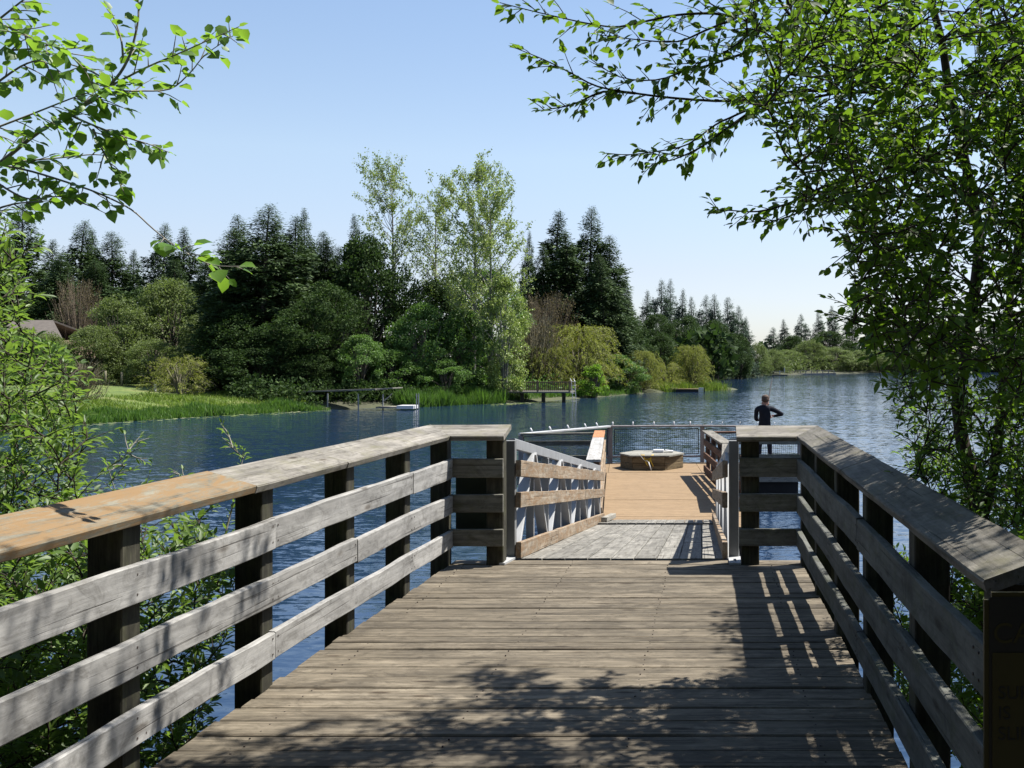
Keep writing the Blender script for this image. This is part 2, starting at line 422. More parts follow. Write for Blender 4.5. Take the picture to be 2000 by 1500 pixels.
def water_mat():
    m, nt, bs = new_mat('lake_water'); L = nt.links
    bs.inputs['Base Color'].default_value = (0.011, 0.027, 0.060, 1)
    bs.inputs['Roughness'].default_value = 0.06
    bs.inputs['IOR'].default_value = 1.333
    bs.inputs['Specular IOR Level'].default_value = 0.5
    tc = N(nt, 'ShaderNodeTexCoord')
    hs = None
    # every patch of water gets its own wave slope, so ripples hold up at any distance
    for (sx, sy, sc, amp, det) in ((0.42, 1.0, 6.5, 0.34, 3), (0.5, 1.0, 19.0, 0.20, 2), (0.35, 1.0, 1.6, 0.15, 2)):
        mp = N(nt, 'ShaderNodeMapping'); mp.inputs['Scale'].default_value = (sx, sy, 1)
        mp.inputs['Rotation'].default_value = (0, 0, math.radians(6))
        L.new(tc.outputs['Object'], mp.inputs[0])
        n = N(nt, 'ShaderNodeTexNoise'); n.inputs['Scale'].default_value = sc; n.inputs['Detail'].default_value = det
        n.inputs['Distortion'].default_value = 0.4
        L.new(mp.outputs[0], n.inputs['Vector'])
        c = N(nt, 'ShaderNodeVectorMath', operation='SUBTRACT'); c.inputs[1].default_value = (0.5, 0.5, 0.5)
        L.new(n.outputs['Color'], c.inputs[0])
        k = N(nt, 'ShaderNodeVectorMath', operation='MULTIPLY'); k.inputs[1].default_value = (amp*0.55, amp*1.15, 0)
        L.new(c.outputs[0], k.inputs[0])
        if hs is None: hs = k.outputs[0]
        else:
            q = N(nt, 'ShaderNodeVectorMath', operation='ADD'); L.new(hs, q.inputs[0]); L.new(k.outputs[0], q.inputs[1]); hs = q.outputs[0]
    g = N(nt, 'ShaderNodeTexNoise'); g.inputs['Scale'].default_value = 0.05; g.inputs['Detail'].default_value = 3
    L.new(tc.outputs['Object'], g.inputs['Vector'])
    gr = N(nt, 'ShaderNodeMapRange'); gr.inputs[1].default_value = 0.35; gr.inputs[2].default_value = 0.62
    gr.inputs[3].default_value = 0.55; gr.inputs[4].default_value = 1.1
    L.new(g.outputs[0], gr.inputs[0])
    sc_ = N(nt, 'ShaderNodeVectorMath', operation='SCALE'); L.new(hs, sc_.inputs[0]); L.new(gr.outputs[0], sc_.inputs['Scale'])
    up = N(nt, 'ShaderNodeVectorMath', operation='ADD'); up.inputs[1].default_value = (0, 0, 1); L.new(sc_.outputs[0], up.inputs[0])
    nn = N(nt, 'ShaderNodeVectorMath', operation='NORMALIZE'); L.new(up.outputs[0], nn.inputs[0])
    L.new(nn.outputs[0], bs.inputs['Normal'])
    return m
M['water'] = water_mat()

# ------------------------------------------------------------------ terrain and water
WZ = -1.45
def sh(px, py):
    Y = (EYE - WZ) * FPX / (py - CY)
    return ((px - CX) * Y / FPX, Y)
SHORE = [sh(-300, 850), sh(0, 838), sh(150, 829), sh(400, 813), sh(620, 801), sh(830, 794), sh(1000, 787), sh(1100, 781), sh(1180, 775),
         sh(1250, 769), sh(1300, 766), sh(1425, 762.5), (2.4, 110), (-0.5, 114), (-1.6, 132), (-1.2, 165), sh(1440, 736), sh(1500, 733), sh(1600, 730.5),
         sh(1760, 727.6), sh(2000, 726), sh(2600, 726), (170, 150), (150, 60), (120, 10), (60, -2), (30, 3), (9, 4.5), (4.5, 3.2), (2.5, 1.5),
         (-2, 1.2), (-4.2, 3.4), (-7.5, 5.5), (-16, 6), (-30, 12), (-40, 24)]
SHN = np.array(SHORE, dtype=float)
def lake_sd(x, y):
    """signed distance to the shoreline, negative on the water"""
    x = np.asarray(x, float); y = np.asarray(y, float)
    d = np.full(x.shape, 1e9); inside = np.zeros(x.shape, bool)
    n = len(SHN)
    for i in range(n):
        ax, ay = SHN[i]; bx, by = SHN[(i+1) % n]
        ex, ey = bx-ax, by-ay
        t = np.clip(((x-ax)*ex + (y-ay)*ey)/(ex*ex+ey*ey), 0, 1)
        d = np.minimum(d, np.hypot(x-ax-t*ex, y-ay-t*ey))
        c = ((ay > y) != (by > y)) & (x < ex*(y-ay)/(by-ay+1e-12)+ax)
        inside ^= c
    return np.where(inside, -d, d)
def ground_z(x, y):
    d = lake_sd(x, y)
    land = WZ + 0.04 + 1.35*(1-np.exp(-np.maximum(d, 0)/9.0)) + 0.10*np.sin(np.asarray(x)*0.31)*np.cos(np.asarray(y)*0.23)*np.minimum(np.maximum(d, 0)/4, 1)
    bed = WZ - 0.03 - np.minimum(-np.minimum(d, 0)*0.35, 1.3)
    return np.where(d > 0, land, bed)
def gz(x, y): return float(ground_z(np.array([x]), np.array([y]))[0])

xs = np.unique(np.concatenate([np.linspace(-3000, -60, 14), np.arange(-60, 40, 0.8), np.arange(40, 180, 5), np.linspace(180, 3000, 12)]))
ys = np.unique(np.concatenate([np.linspace(-800, -12, 8), np.arange(-12, 125, 0.8), np.arange(125, 300, 4), np.linspace(300, 4500, 14)]))
GX, GY = np.meshgrid(xs, ys)
GZ = ground_z(GX.ravel(), GY.ravel())
V = np.stack([GX.ravel(), GY.ravel(), GZ], 1)
nx, ny = len(xs), len(ys)
ii, jj = np.meshgrid(np.arange(nx-1), np.arange(ny-1))
a = (jj*nx+ii).ravel()
T = np.stack([a, a+1, a+nx+1, a+nx], 1)
def ground_mat():
    m, nt, bs = new_mat('ground_soil_and_grass'); L = nt.links
    tc = N(nt, 'ShaderNodeTexCoord')
    n1 = N(nt, 'ShaderNodeTexNoise'); n1.inputs['Scale'].default_value = 0.35; n1.inputs['Detail'].default_value = 6
    n2 = N(nt, 'ShaderNodeTexNoise'); n2.inputs['Scale'].default_value = 5.0; n2.inputs['Detail'].default_value = 5
    for n in (n1, n2): L.new(tc.outputs['Object'], n.inputs['Vector'])
    r = ramp(nt, [(0.35, (0.055, 0.095, 0.018)), (0.52, (0.10, 0.145, 0.024)), (0.68, (0.155, 0.165, 0.05))])
    L.new(n1.outputs[0], r.inputs[0])
    r2 = ramp(nt, [(0.3, (0.55, 0.55, 0.55)), (0.7, (1.2, 1.2, 1.2))]); L.new(n2.outputs[0], r2.inputs[0])
    lawn = mixc(nt, r.outputs[0], r2.outputs[0], 1.0, 'MULTIPLY')
    soil = mixc(nt, (0.03, 0.035, 0.018), (0.06, 0.06, 0.03), n2.outputs[0])
    at_ = N(nt, 'ShaderNodeAttribute'); at_.attribute_name = 'grassy'
    L.new(mixc(nt, soil, lawn, at_.outputs['Fac']), bs.inputs['Base Color'])
    bs.inputs['Roughness'].default_value = 0.95
    bp = N(nt, 'ShaderNodeBump'); bp.inputs['Strength'].default_value = 0.8; bp.inputs['Distance'].default_value = 0.08
    L.new(n2.outputs[0], bp.inputs['Height']); L.new(bp.outputs[0], bs.inputs['Normal'])
    return m
gme = np_mesh('ground', V, T, ground_mat(), True)
att = gme.attributes.new('grassy', 'FLOAT', 'POINT')
lawn = np.clip((-24.8 - GX.ravel())/2.0, 0, 1) * np.clip((GZ - (WZ-0.02))/0.1, 0, 1) * (GY.ravel() > 30) * np.clip((92 - GY.ravel())/4, 0, 1)
lawn = np.maximum(lawn, 0.12*((GX.ravel() > -22) & (GY.ravel() > 60) & (GY.ravel() < 125) & (GZ < WZ+0.5)))
att.data.foreach_set('value', lawn.astype(np.float32))
tag(link('ground', gme), kind='structure')

wme = np_mesh('lake_water', [(-3000, -60, WZ), (3000, -60, WZ), (3000, 3200, WZ), (-3000, 3200, WZ)], [(0, 1, 2, 3)], M['water'])
tag(link('lake_water', wme), kind='structure')

# ------------------------------------------------------------------ pier deck
def XL(Y): return -2.2 - 0.032*(8.92 - Y)        # inner faces of the left posts
def XR(Y): return 0.69 + 0.02*(8.92 - Y)         # inner faces of the right posts
pier = thing('pier_deck', 'weathered grey plank deck of the pier, its boards laid crosswise in the foreground', 'deck', (-0.7, 5, 0))
y = 9.06
plank_mid = []
r = random.Random(3)
while y > -1.6:
    w = r.choice((0.186, 0.19, 0.182, 0.14, 0.19))
    yc = y - w/2
    dz = r.uniform(-0.003, 0.003)
    tl = r.uniform(-0.0015, 0.0015)
    x0 = XL(yc) - 0.01 + r.uniform(-.02, .015); x1 = XR(yc) + 0.02
    board('plank', pier, (x0, yc + tl, -0.02+dz), (x1, yc - tl, -0.02+dz), w - r.uniform(0.007, 0.015), 0.04, M['deck'], bev=0.006, amp=0.0016)
    plank_mid.append(yc)
    y -= w
mbn = MB()
for yn in plank_mid:
    for X in (-2.08, -1.2, -0.4, 0.45):
        for d_ in (-.045, .045):
            xn = X+r.uniform(-.012, .012); yy = yn+d_+r.uniform(-.008, .008)
            mbn.tube([(xn, yy, -0.004), (xn, yy, 0.0035)], 0.0042, 6)
mbn.build('nail_heads', M['nail'], pier)['kind'] = 'stuff'
for X in (-2.12, -1.2, -0.4, 0.45):
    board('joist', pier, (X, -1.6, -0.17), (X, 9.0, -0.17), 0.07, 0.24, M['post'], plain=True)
for Y in (3.4, 8.6):
    board('cross_beam', pier, (-2.5, Y, -0.42), (1.05, Y, -0.42), 0.14, 0.24, M['post'], plain=True)
    for X in (-2.3, 0.85):
        mb = MB(); mb.tube([(X, Y, -3.2), (X, Y, -0.54)], [0.15, 0.145], 12)
        mb.build('piling', M['post'], pier, True)

# ------------------------------------------------------------------ pier railings
ZB = [(0.878, 0.722), (0.583, 0.436), (0.297, 0.157)]
post_Y = [1.966, 3.106, 4.246, 5.46, 6.61, 7.71, 8.79]
def railing(side, root, fx, mats, cuts):
    s = -1 if side == 'l' else 1
    for i, Y in enumerate(post_Y):
        xi = fx(Y)
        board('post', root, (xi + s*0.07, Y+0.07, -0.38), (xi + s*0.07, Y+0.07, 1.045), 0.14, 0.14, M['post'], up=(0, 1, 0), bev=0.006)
    for k, (zt, zb) in enumerate(ZB):
        c = cuts[k]
        for a, b in zip(c[:-1], c[1:]):
            jz = random.uniform(-0.004, 0.004)
            board('rail_board', root, (fx(a) - s*0.021, a+0.002, (zt+zb)/2+jz), (fx(b) - s*0.021, b-0.002, (zt+zb)/2+jz), zt-zb, 0.04, mats[0], up=(1, 0, 0), bev=0.005, amp=0.0035)
    mb = MB()
    for Y in post_Y:
        for (zt, zb) in ZB:
            for dz in (-0.04, 0.04):
                for dy in (0.035, 0.10):
                    X = fx(Y) - s*0.0415
                    mb.tube([(X, Y+dy, (zt+zb)/2+dz), (X - s*0.003, Y+dy, (zt+zb)/2+dz)], 0.005, 6)
    o = mb.build('nail_heads', M['nail'], root); o['kind'] = 'stuff'

def cap_board(root, p_in0, p_out0, p_in1, p_out1, mat, t=0.042, name='cap_board'):
    """board given by its inner and outer top edges"""
    i0, o0, i1, o1 = map(Vector, (p_in0, p_out0, p_in1, p_out1))
    c0 = (i0+o0)/2; c1 = (i1+o1)/2
    ac = ((o0-i0)+(o1-i1))/2
    d = (c1-c0).normalized()
    n = d.cross(ac).normalized()
    if n.z < 0: n = -n
    y = n.cross(d)
    w = abs(ac.dot(y))
    def wedge(i, o):
        v = o - i
        return v.dot(d)/v.dot(y)
    return board(name, root, c0 - n*t/2, c1 - n*t/2, w, t, mat, up=n, bev=0.006, amp=0.002, wedge0=wedge(i0, o0), wedge1=wedge(i1, o1))

# left railing with its short return at the gangway
lr = thing('railing', 'silver grey wooden railing along the left side of the pier, near cap board orange tan', 'railing', (-2.35, 5, 0))
railing('l', lr, XL, (M['rail'],), [[0.2, 3.2, 5.53, 7.78, 8.80], [0.2, 2.6, 6.68, 8.80], [0.2, 3.3, 5.53, 7.78, 8.80]])
CI, CO, ZI, ZO = 0.05, -0.20, 1.072, 1.145
def lcap(a, b, mat, end=None):
    cap_board(lr, (XL(a)+CI, a, ZI), (XL(a)+CO, a, ZO), (XL(b)+CI, b, ZI), (XL(b)+CO, b if end is None else end, ZO), mat)
lcap(-0.4, 2.6, M['cap_tan']); lcap(2.604, 5.30, M['cap_tan']); lcap(5.304, 6.5, M['cap']); lcap(6.504, 8.70, M['pale_cap'] if False else M['cap'], 9.02)
cap_board(lr, (XL(8.7)+CI+0.004, 8.70, ZI), (XL(8.7)+CO+0.004, 9.02, ZO), (-1.725, 8.70, ZI), (-1.725, 9.02, ZO), M['cap'])
board('post', lr, (-1.83, 8.93, -0.38), (-1.83, 8.93, 1.045), 0.14, 0.14, M['post'], up=(0, 1, 0), bev=0.006)
for zt, zb in ZB:
    board('rail_board', lr, (XL(8.8)+0.004, 8.835, (zt+zb)/2), (-1.755, 8.835, (zt+zb)/2), zt-zb, 0.04, M['rail_shade'], up=(0, 1, 0), bev=0.004)
board('utility_panel', lr, (-2.10, 9.02, 0.24), (-1.92, 9.02, 0.24), 0.02, 0.05, M['green_box'], plain=True)
lp = board('utility_panel', lr, (-2.04, 9.03, 0.22), (-2.04, 9.03, 0.80), 0.30, 0.03, M['green_box'], up=(0, 1, 0), plain=True)

M['rail_r'] = wood('shaded_green_grey_rail_wood', (0.0576, 0.0592, 0.0503), (0.0979, 0.1006, 0.0888), (0.1382, 0.1421, 0.1273), moss=(0.0576, 0.0651, 0.0296), grime=0.45, var=0.12, crack=0.6, grain=0.8)  # rail wood darkened so its colour carries the tree shade, with moss patches
rr = thing('railing', 'shade-darkened mossy three-board wooden railing along the right side of the pier, mostly in tree shade', 'railing', (0.85, 5, 0))
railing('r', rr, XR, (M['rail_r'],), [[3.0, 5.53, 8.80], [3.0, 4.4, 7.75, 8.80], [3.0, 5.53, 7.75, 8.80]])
M['cap_r'] = wood('shaded_mossy_cap_wood', (0.0743, 0.0680, 0.0554), (0.1446, 0.1336, 0.1126), (0.2056, 0.1924, 0.1658), moss=(0.0876, 0.0829, 0.0426), grime=0.35, var=0.12, crack=0.7)  # mossy cap wood again, with tree shade put into its colour
def rcap(a, b, mat, end=None):
    cap_board(rr, (XR(a)-0.05, a, ZI-0.005), (XR(a)+0.155, a, ZO-0.005), (XR(b)-0.05, b, ZI-0.005), (XR(b)+0.155, b if end is None else end, ZO-0.005), mat)
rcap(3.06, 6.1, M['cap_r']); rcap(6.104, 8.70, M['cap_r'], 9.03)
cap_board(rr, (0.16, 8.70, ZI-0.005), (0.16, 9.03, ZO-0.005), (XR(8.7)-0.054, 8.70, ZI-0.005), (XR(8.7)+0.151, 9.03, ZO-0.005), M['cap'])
board('post', rr, (0.275, 8.93, -0.38), (0.275, 8.93, 1.045), 0.15, 0.14, M['post'], up=(0, 1, 0), bev=0.006)
for zt, zb in ZB:
    board('rail_board', rr, (0.185, 8.835, (zt+zb)/2+0.005), (XR(8.8)-0.004, 8.835, (zt+zb)/2+0.005), zt-zb, 0.04, M['rail_shade'], up=(0, 1, 0), bev=0.004)

# ------------------------------------------------------------------ caution sign on the end post of the right railing
FONT = None
def text_mesh(txt, size, name, mat, parent, loc, ext=0.001):
    c = bpy.data.curves.new(name, 'FONT'); c.body = txt; c.size = size; c.extrude = ext; c.align_x = 'LEFT'
    o = bpy.data.objects.new(name, c); COL.objects.link(o)
    dg = bpy.context.evaluated_depsgraph_get()
    me = bpy.data.meshes.new_from_object(o.evaluated_get(dg))
    bpy.data.objects.remove(o)
    me.materials.clear(); me.materials.append(mat)
    t = bpy.data.objects.new(name, me); COL.objects.link(t)
    t.parent = parent; t.location = loc; t.rotation_euler = (math.radians(90), 0, 0)
    return t
sg = thing('caution_sign', 'yellow and black caution sign in deep shade on the near end of the right railing', 'sign', (0.90, 2.9, 0.75))
bm = bmesh.new(); bmesh.ops.create_cube(bm, size=1)
for v in bm.verts: v.co = Vector((v.co.x*0.36, v.co.y*0.012, v.co.z*0.66))
bmesh.ops.bevel(bm, geom=[e for e in bm.edges if abs(e.verts[0].co.x-e.verts[1].co.x) < 1e-5 and abs(e.verts[0].co.z-e.verts[1].co.z) < 1e-5], offset=0.02, segments=4, affect='EDGES')
me = bpy.data.meshes.new('backing'); bm.to_mesh(me); bm.free(); me.materials.append(M['sign_yellow'])
link('backing', me, None, sg, (0, 0, -0.01))
link('black_panel', box_mesh(0.335, 0.002, 0.635), M['sign_black'], sg, (0, -0.0072, -0.01))
link('yellow_panel', box_mesh(0.318, 0.002, 0.48), M['sign_yellow'], sg, (0, -0.0095, -0.081))
text_mesh('CAUTION', 0.078, 'lettering', M['sign_yellow'], sg, (-0.158, -0.0088, 0.185))
for k, (t_, z_) in enumerate((('SURFACE', 0.035), ('IS', -0.02), ('SLIPPERY', -0.075))):
    text_mesh(t_, 0.05, 'lettering', M['sign_black'], sg, (-0.145, -0.0113, z_))
board('sign_post', sg, (0.90, 2.98, -0.3), (0.90, 2.98, 1.0), 0.09, 0.09, M['post'], up=(0, 1, 0))

# ------------------------------------------------------------------ gangway
G0, G1 = 9.12, 17.35
def gzr(Y): return 0.005 - 0.935*(Y-G0)/(G1-G0)
def GXl(Y): return -1.68 - 0.0185*(Y-G0)
def GXr(Y): return 0.07 - 0.0150*(Y-G0)
gw = thing('gangway', 'aluminium truss gangway with wooden rub rails sloping down from the pier to the float', 'gangway', (-0.8, 13, -0.4))
nb = 9
cuts = [G0+0.02, 11.6, 14.1, 16.2]
for i in range(nb):
    f0 = i/nb; f1 = (i+1)/nb
    cc = [G0+0.01, 10.6+(i % 3)*0.9, 13.5+(i % 2)*0.8, 16.1]
    for a, b in zip(cc[:-1], cc[1:]):
        xa = GXl(a)+(GXr(a)-GXl(a))*(f0+f1)/2; xb = GXl(b)+(GXr(b)-GXl(b))*(f0+f1)/2
        board('deck_board', gw, (xa, a+0.003, gzr(a)-0.02), (xb, b-0.003, gzr(b)-0.02), 1.75/nb-0.007, 0.035, M['gang_deck'], bev=0.003)
for i in range(12):
    f = (i+0.5)/12
    a, b = 16.15, 17.42
    xa = GXl(a)+0.02+(GXr(a)-GXl(a)-.04)*f; xb = GXl(b)+0.03+(GXr(b)-GXl(b)-.06)*f
    board('transition_board', gw, (xa, a, gzr(a)+0.01), (xb, b, -0.925), 0.135, 0.025, M['gang_deck'], bev=0.003)
def gz_rail(Y, z0, z1):
    f = (Y-G0)/(G1-G0); return gzr(Y) + z0 + (z1-z0)*f
for s, fx in ((1, GXl), (-1, GXr)):
    segs = [G0-0.02, 11.55, 14.4, G1]
    for (za, zb_, zc, zd) in ((0.83, 0.69, 0.80, 0.66), (0.56, 0.43, 0.53, 0.39), (0.135, 0.0, 0.13, 0.0)):
        for a, b in zip(segs[:-1], segs[1:]):
            bow = 0.012
            ca = gz_rail(a, (za+zb_)/2, (zc+zd)/2); cb = gz_rail(b, (za+zb_)/2, (zc+zd)/2)
            board('rub_rail', gw, (fx(a)+s*0.0, a+0.002, ca), (fx(b)+s*0.0, b-0.002, cb), za-zb_, 0.045, M['gang_rail'], up=(1, 0, 0), bev=0.004, amp=0.002)
    X = lambda Y: fx(Y) - s*0.075
    board('end_post', gw, (X(G0), G0+0.04, -0.12), (X(G0), G0+0.04, 1.0), 0.085, 0.08, M['alu_dull'], up=(0, 1, 0), bev=0.004, amp=0.0)
    board('end_post', gw, (X(G1), G1, gzr(G1)-0.1), (X(G1), G1, gz_rail(G1, 1.0, .9)), 0.06, 0.06, M['alu'], up=(0, 1, 0), bev=0.004, amp=0.0)
    board('top_chord', gw, (X(G0), G0+0.085, gz_rail(G0, 0.965, .86)), (X(G1), G1-0.035, gz_rail(G1, .965, .86)), 0.09, 0.055, M['alu'], up=(1, 0, 0), bev=0.004, amp=0.0)
    board('bottom_chord', gw, (X(G0), G0+0.085, gzr(G0)-0.07), (X(G1), G1-0.035, gzr(G1)-0.07), 0.10, 0.055, M['alu'], up=(1, 0, 0), bev=0.004, amp=0.0)
    nbay = 8
    for i in range(nbay):
        a = G0+0.10+(G1-G0-.15)*i/nbay; b = G0+0.10+(G1-G0-.15)*(i+1)/nbay
        lo, hi = (a, b) if i % 2 == 0 else (b, a)
        board('diagonal_brace', gw, (X(lo), lo + (0.03 if lo < hi else -0.03), gzr(lo)-0.025), (X(hi), hi-(0.06 if lo < hi else -0.06), gz_rail(hi, 0.925, 0.82)), 0.10, 0.035, M['alu_white'], up=(0, 1, 0), bev=0.003, amp=0.0)
        if i: board('upright', gw, (X(a), a, gzr(a)-0.02), (X(a), a, gz_rail(a, 0.92, 0.815)), 0.075, 0.04, M['alu'], up=(0, 1, 0), bev=0.003, amp=0.0)
# hinge plates
for x0 in (-1.795, 0.15):
    mb = MB(); mb.box((x0, 8.86, 0.008), (x0+ (0.05 if x0 < 0 else 0), 9.13, 0.012), 0.10, 0.016)
    mb.tube([(x0+0.0, 8.95, 0.016), (x0, 8.95, 0.030)], 0.014, 6)
    mb.build('hinge_plate', M['alu_white'], gw)
board('bumper_block', gw, (GXl(16.6)+0.1, 16.4, gzr(16.4)+0.06), (GXl(17.5)+0.14, 17.6, -0.87), 0.09, 0.07, M['pale_dock'])

# ------------------------------------------------------------------ fishing float
FZ = -0.95
def WL(Y): return -1.86 - 0.094*(Y-17.5)
def WR(Y): return 0.10 - 0.115*(Y-20.9)
fl = thing('fishing_float', 'floating platform with tan plywood walkway and wide fishing head beyond the gangway', 'dock', (-1, 22, FZ))
def slab(name, parent, poly, z0, z1, mat, inset=0.0):
    c = Vector((sum(p[0] for p in poly)/len(poly), sum(p[1] for p in poly)/len(poly)))
    off = Vector(parent.location)
    P = []
    for p in poly:
        v = Vector((p[0], p[1])) - c; L_ = v.length
        v = v*(1-inset/L_); P.append(c+v)
    n = len(P)
    V = [(p.x-c.x, p.y-c.y, z0-(z0+z1)/2) for p in P] + [(p.x-c.x, p.y-c.y, z1-(z0+z1)/2) for p in P]
    F = [tuple(reversed(range(n))), tuple(range(n, 2*n))] + [(i, (i+1) % n, n+(i+1) % n, n+i) for i in range(n)]
    me = bpy.data.meshes.new(name); me.from_pydata(V, [], F)
    bm = bmesh.new(); bm.from_mesh(me); bmesh.ops.recalc_face_normals(bm, faces=bm.faces); bm.to_mesh(me); bm.free()
    me.materials.append(mat)
    o = bpy.data.objects.new(name, me); COL.objects.link(o); o.parent = parent
    o.location = (c.x-off.x, c.y-off.y, (z0+z1)/2-off.z)
    return o
ye = [16.9, 18.0, 18.95, 20.15, 21.35, 22.6, 23.8, 24.95]
for a, b in zip(ye[:-1], ye[1:]):
    slab('deck_panel', fl, [(WL(a), a), (WR(a)+0.05, a), (WR(b)+0.05, b), (WL(b), b)], FZ-0.03, FZ+random.uniform(-0.002, 0.003), M['ply'], 0.005)
HEAD = [(-4.55, 24.35), (-2.75, 27.3), (-0.35, 27.5), (2.2, 27.0), (2.0, 24.97), (-0.3, 24.95), (-2.5, 24.95)]
slab('deck_panel', fl, [(-4.5, 24.4), (-2.53, 24.96), (-2.72, 27.25), (-2.75, 27.25)], FZ-0.03, FZ, M['ply'])
slab('deck_panel', fl, [(-2.52, 24.96), (-0.35, 24.96), (-0.55, 27.4), (-2.71, 27.25)], FZ-0.03, FZ+0.002, M['ply'])
slab('deck_panel', fl, [(-0.34, 24.96), (2.0, 24.97), (2.15, 26.95), (-0.54, 27.4)], FZ-0.03, FZ, M['ply'])
slab('float_frame', fl, [(WL(16.9)+.03, 16.95), (WR(16.9), 16.95), (WR(24.9), 24.9), (WL(24.9)+.03, 24.9)], FZ-0.30, FZ-0.033, M['float_side'])
slab('float_frame', fl, [(p[0]*0.995, p[1]) for p in HEAD], FZ-0.22, FZ-0.034, M['pale_dock'])
slab('float_tub', fl, [(WL(16.9)+.15, 17.1), (WR(16.9)-.1, 17.1), (WR(24.9)-.1, 24.8), (WL(24.9)+.1, 24.8)], -1.75, FZ-0.31, M['black'])
slab('float_tub', fl, [(-4.2, 24.5), (-2.7, 27.0), (2.0, 26.8), (1.9, 25.1), (-2.5, 25.1)], -1.75, FZ-0.23, M['black'])

# walkway rails of the float
wl = thing('railing', 'float walkway railing on the left with pale flat cap, its far end orange', 'railing', (-2.2, 21, FZ))
capz = 0.055
for i in range(7):
    Y = 17.6+i*1.13; X = WL(Y)-0.10
    board('post', wl, (X, Y, FZ-0.1), (X, Y, capz-0.045), 0.09, 0.09, M['redwood'], up=(0, 1, 0))
for z_ in (-0.22, -0.50, -0.80):
    board('rail_board', wl, (WL(17.5)-0.03, 17.5, z_), (WL(24.5)-0.03, 24.5, z_), 0.14, 0.04, M['gang_rail'], up=(1, 0, 0))
board('cap_board', wl, (WL(17.5)-0.15, 17.5, capz-0.02), (WL(22.4)-0.15, 22.4, capz-0.02), 0.24, 0.04, M['pale_cap'])
board('cap_board', wl, (WL(22.41)-0.15, 22.41, capz-0.02), (WL(24.6)-0.15, 24.6, capz-0.02), 0.24, 0.04, M['orange_cap'])
wr = thing('railing', 'red brown float walkway railing on the right, casting a barred shadow on the tan deck', 'railing', (0, 21, FZ))
for i in range(6):
    Y = 18.7+i*1.13; X = WR(Y)+0.10
    board('post', wr, (X, Y, FZ-0.1), (X, Y, capz-0.045), 0.09, 0.09, M['redwood'], up=(0, 1, 0))
for z_ in (-0.20, -0.50, -0.80):
    board('rail_board', wr, (WR(18.6)+0.03, 18.6, z_), (WR(24.5)+0.03, 24.5, z_), 0.14, 0.04, M['redwood'], up=(1, 0, 0))
board('cap_board', wr, (WR(20.9)+0.10, 20.9, capz-0.02), (WR(24.55)+0.10, 24.55, capz-0.02), 0.24, 0.04, M['cap'])
board('cap_board', wr, (WR(18.6)-0.2, 18.6, -0.26), (WR(20.88)+0.10, 20.88, capz-0.03), 0.20, 0.04, M['cap'])

# platform railing with wire mesh
pr = thing('railing', 'low mesh-panelled railing with grey top rail round the fishing platform', 'railing', (-1, 26, FZ))
def seg(a, b, capm, mesh=True, wood_=False, zt=0.0, capw=0.14):
    ax, ay = a; bx, by = b
    A = Vector((ax, ay, 0)); B = Vector((bx, by, 0)); L_ = (B-A).length; u = (B-A).normalized()
    nd = u.cross(Vector((0, 0, 1)))
    board('top_rail', pr, A+Vector((0, 0, zt-0.02)), B+Vector((0, 0, zt-0.02)), capw, 0.045, capm, bev=0.006, amp=0)
    board('bottom_rail', pr, A+Vector((0, 0, -0.79)), B+Vector((0, 0, -0.79)), 0.05, 0.045, M['mauve'], plain=True)
    n = max(1, round(L_/2.4))
    for i in range(n+1):
        p = A + (B-A)*(i/n)
        board('post', pr, p+Vector((0, 0, FZ-0.02)), p+Vector((0, 0, zt-0.045)), 0.085, 0.085, M['mauve'], up=u, plain=True)
    if mesh:
        for i in range(n):
            p = A+(B-A)*(i/n)+u*0.09; q = A+(B-A)*((i+1)/n)-u*0.09
            z0, z1 = -0.73, zt-0.09
            f = MB()
            f.box(p+Vector((0, 0, z0)), q+Vector((0, 0, z0)), 0.022, 0.022); f.box(p+Vector((0, 0, z1)), q+Vector((0, 0, z1)), 0.022, 0.022)
            f.box(p+Vector((0, 0, z0)), p+Vector((0, 0, z1)), 0.022, 0.022, up=u); f.box(q+Vector((0, 0, z0)), q+Vector((0, 0, z1)), 0.022, 0.022, up=u)
            f.build('mesh_frame', M['wire'], pr)
            w = MB(); m_ = int((q-p).length/0.05)
            for j in range(1, m_):
                c = p+(q-p)*(j/m_); w.box(c+Vector((0, 0, z0)), c+Vector((0, 0, z1)), 0.0055, 0.0055, up=u)
            k = int((z1-z0)/0.05)
            for j in range(1, k):
                zz = z0+(z1-z0)*j/k; w.box(p+Vector((0, 0, zz)), q+Vector((0, 0, zz)), 0.0055, 0.0055)
            w.build('wire_mesh', M['wire'], pr)
    if wood_:
        for z_ in (-0.24, -0.58):
            board('rail_board', pr, A+Vector((0, 0, z_))-nd*0.06, B+Vector((0, 0, z_))-nd*0.06, 0.11, 0.04, M['rail_shade'], up=nd)
seg((-2.68, 27.2), (-0.38, 27.4), M['mauve'])
seg((-0.36, 27.4), (2.12, 26.95), M['mauve'])
seg((-4.45, 24.42), (-2.72, 27.2), M['alu_white'], capw=0.16)
seg((-4.45, 24.40), (-2.72, 24.62), M['rail_shade'], mesh=False, wood_=True)
seg((2.12, 26.93), (1.95, 25.05), M['mauve'])
seg((1.93, 25.03), (-0.1, 25.0), M['redwood'], mesh=False, wood_=True)
def pegs(a, b, fr, tilt, r=0.019, h=0.095):
    A = Vector((*a, 0.0)); B = Vector((*b, 0.0))
    for f in fr:
        p = A+(B-A)*f
        mb = MB(); mb.tube([p, p+Vector((tilt[0]*h, tilt[1]*h, h))], r, 8)
        mb.build('rod_holder', M['white'], pr, True)
pegs((-2.68, 27.2), (-0.38, 27.4), (0.02, 0.24, 0.47, 0.69, 0.87), (0, 0))
pegs((-4.45, 24.42), (-2.72, 27.2), (0.12, 0.32, 0.52, 0.72, 0.86), (-0.55, 0.2))
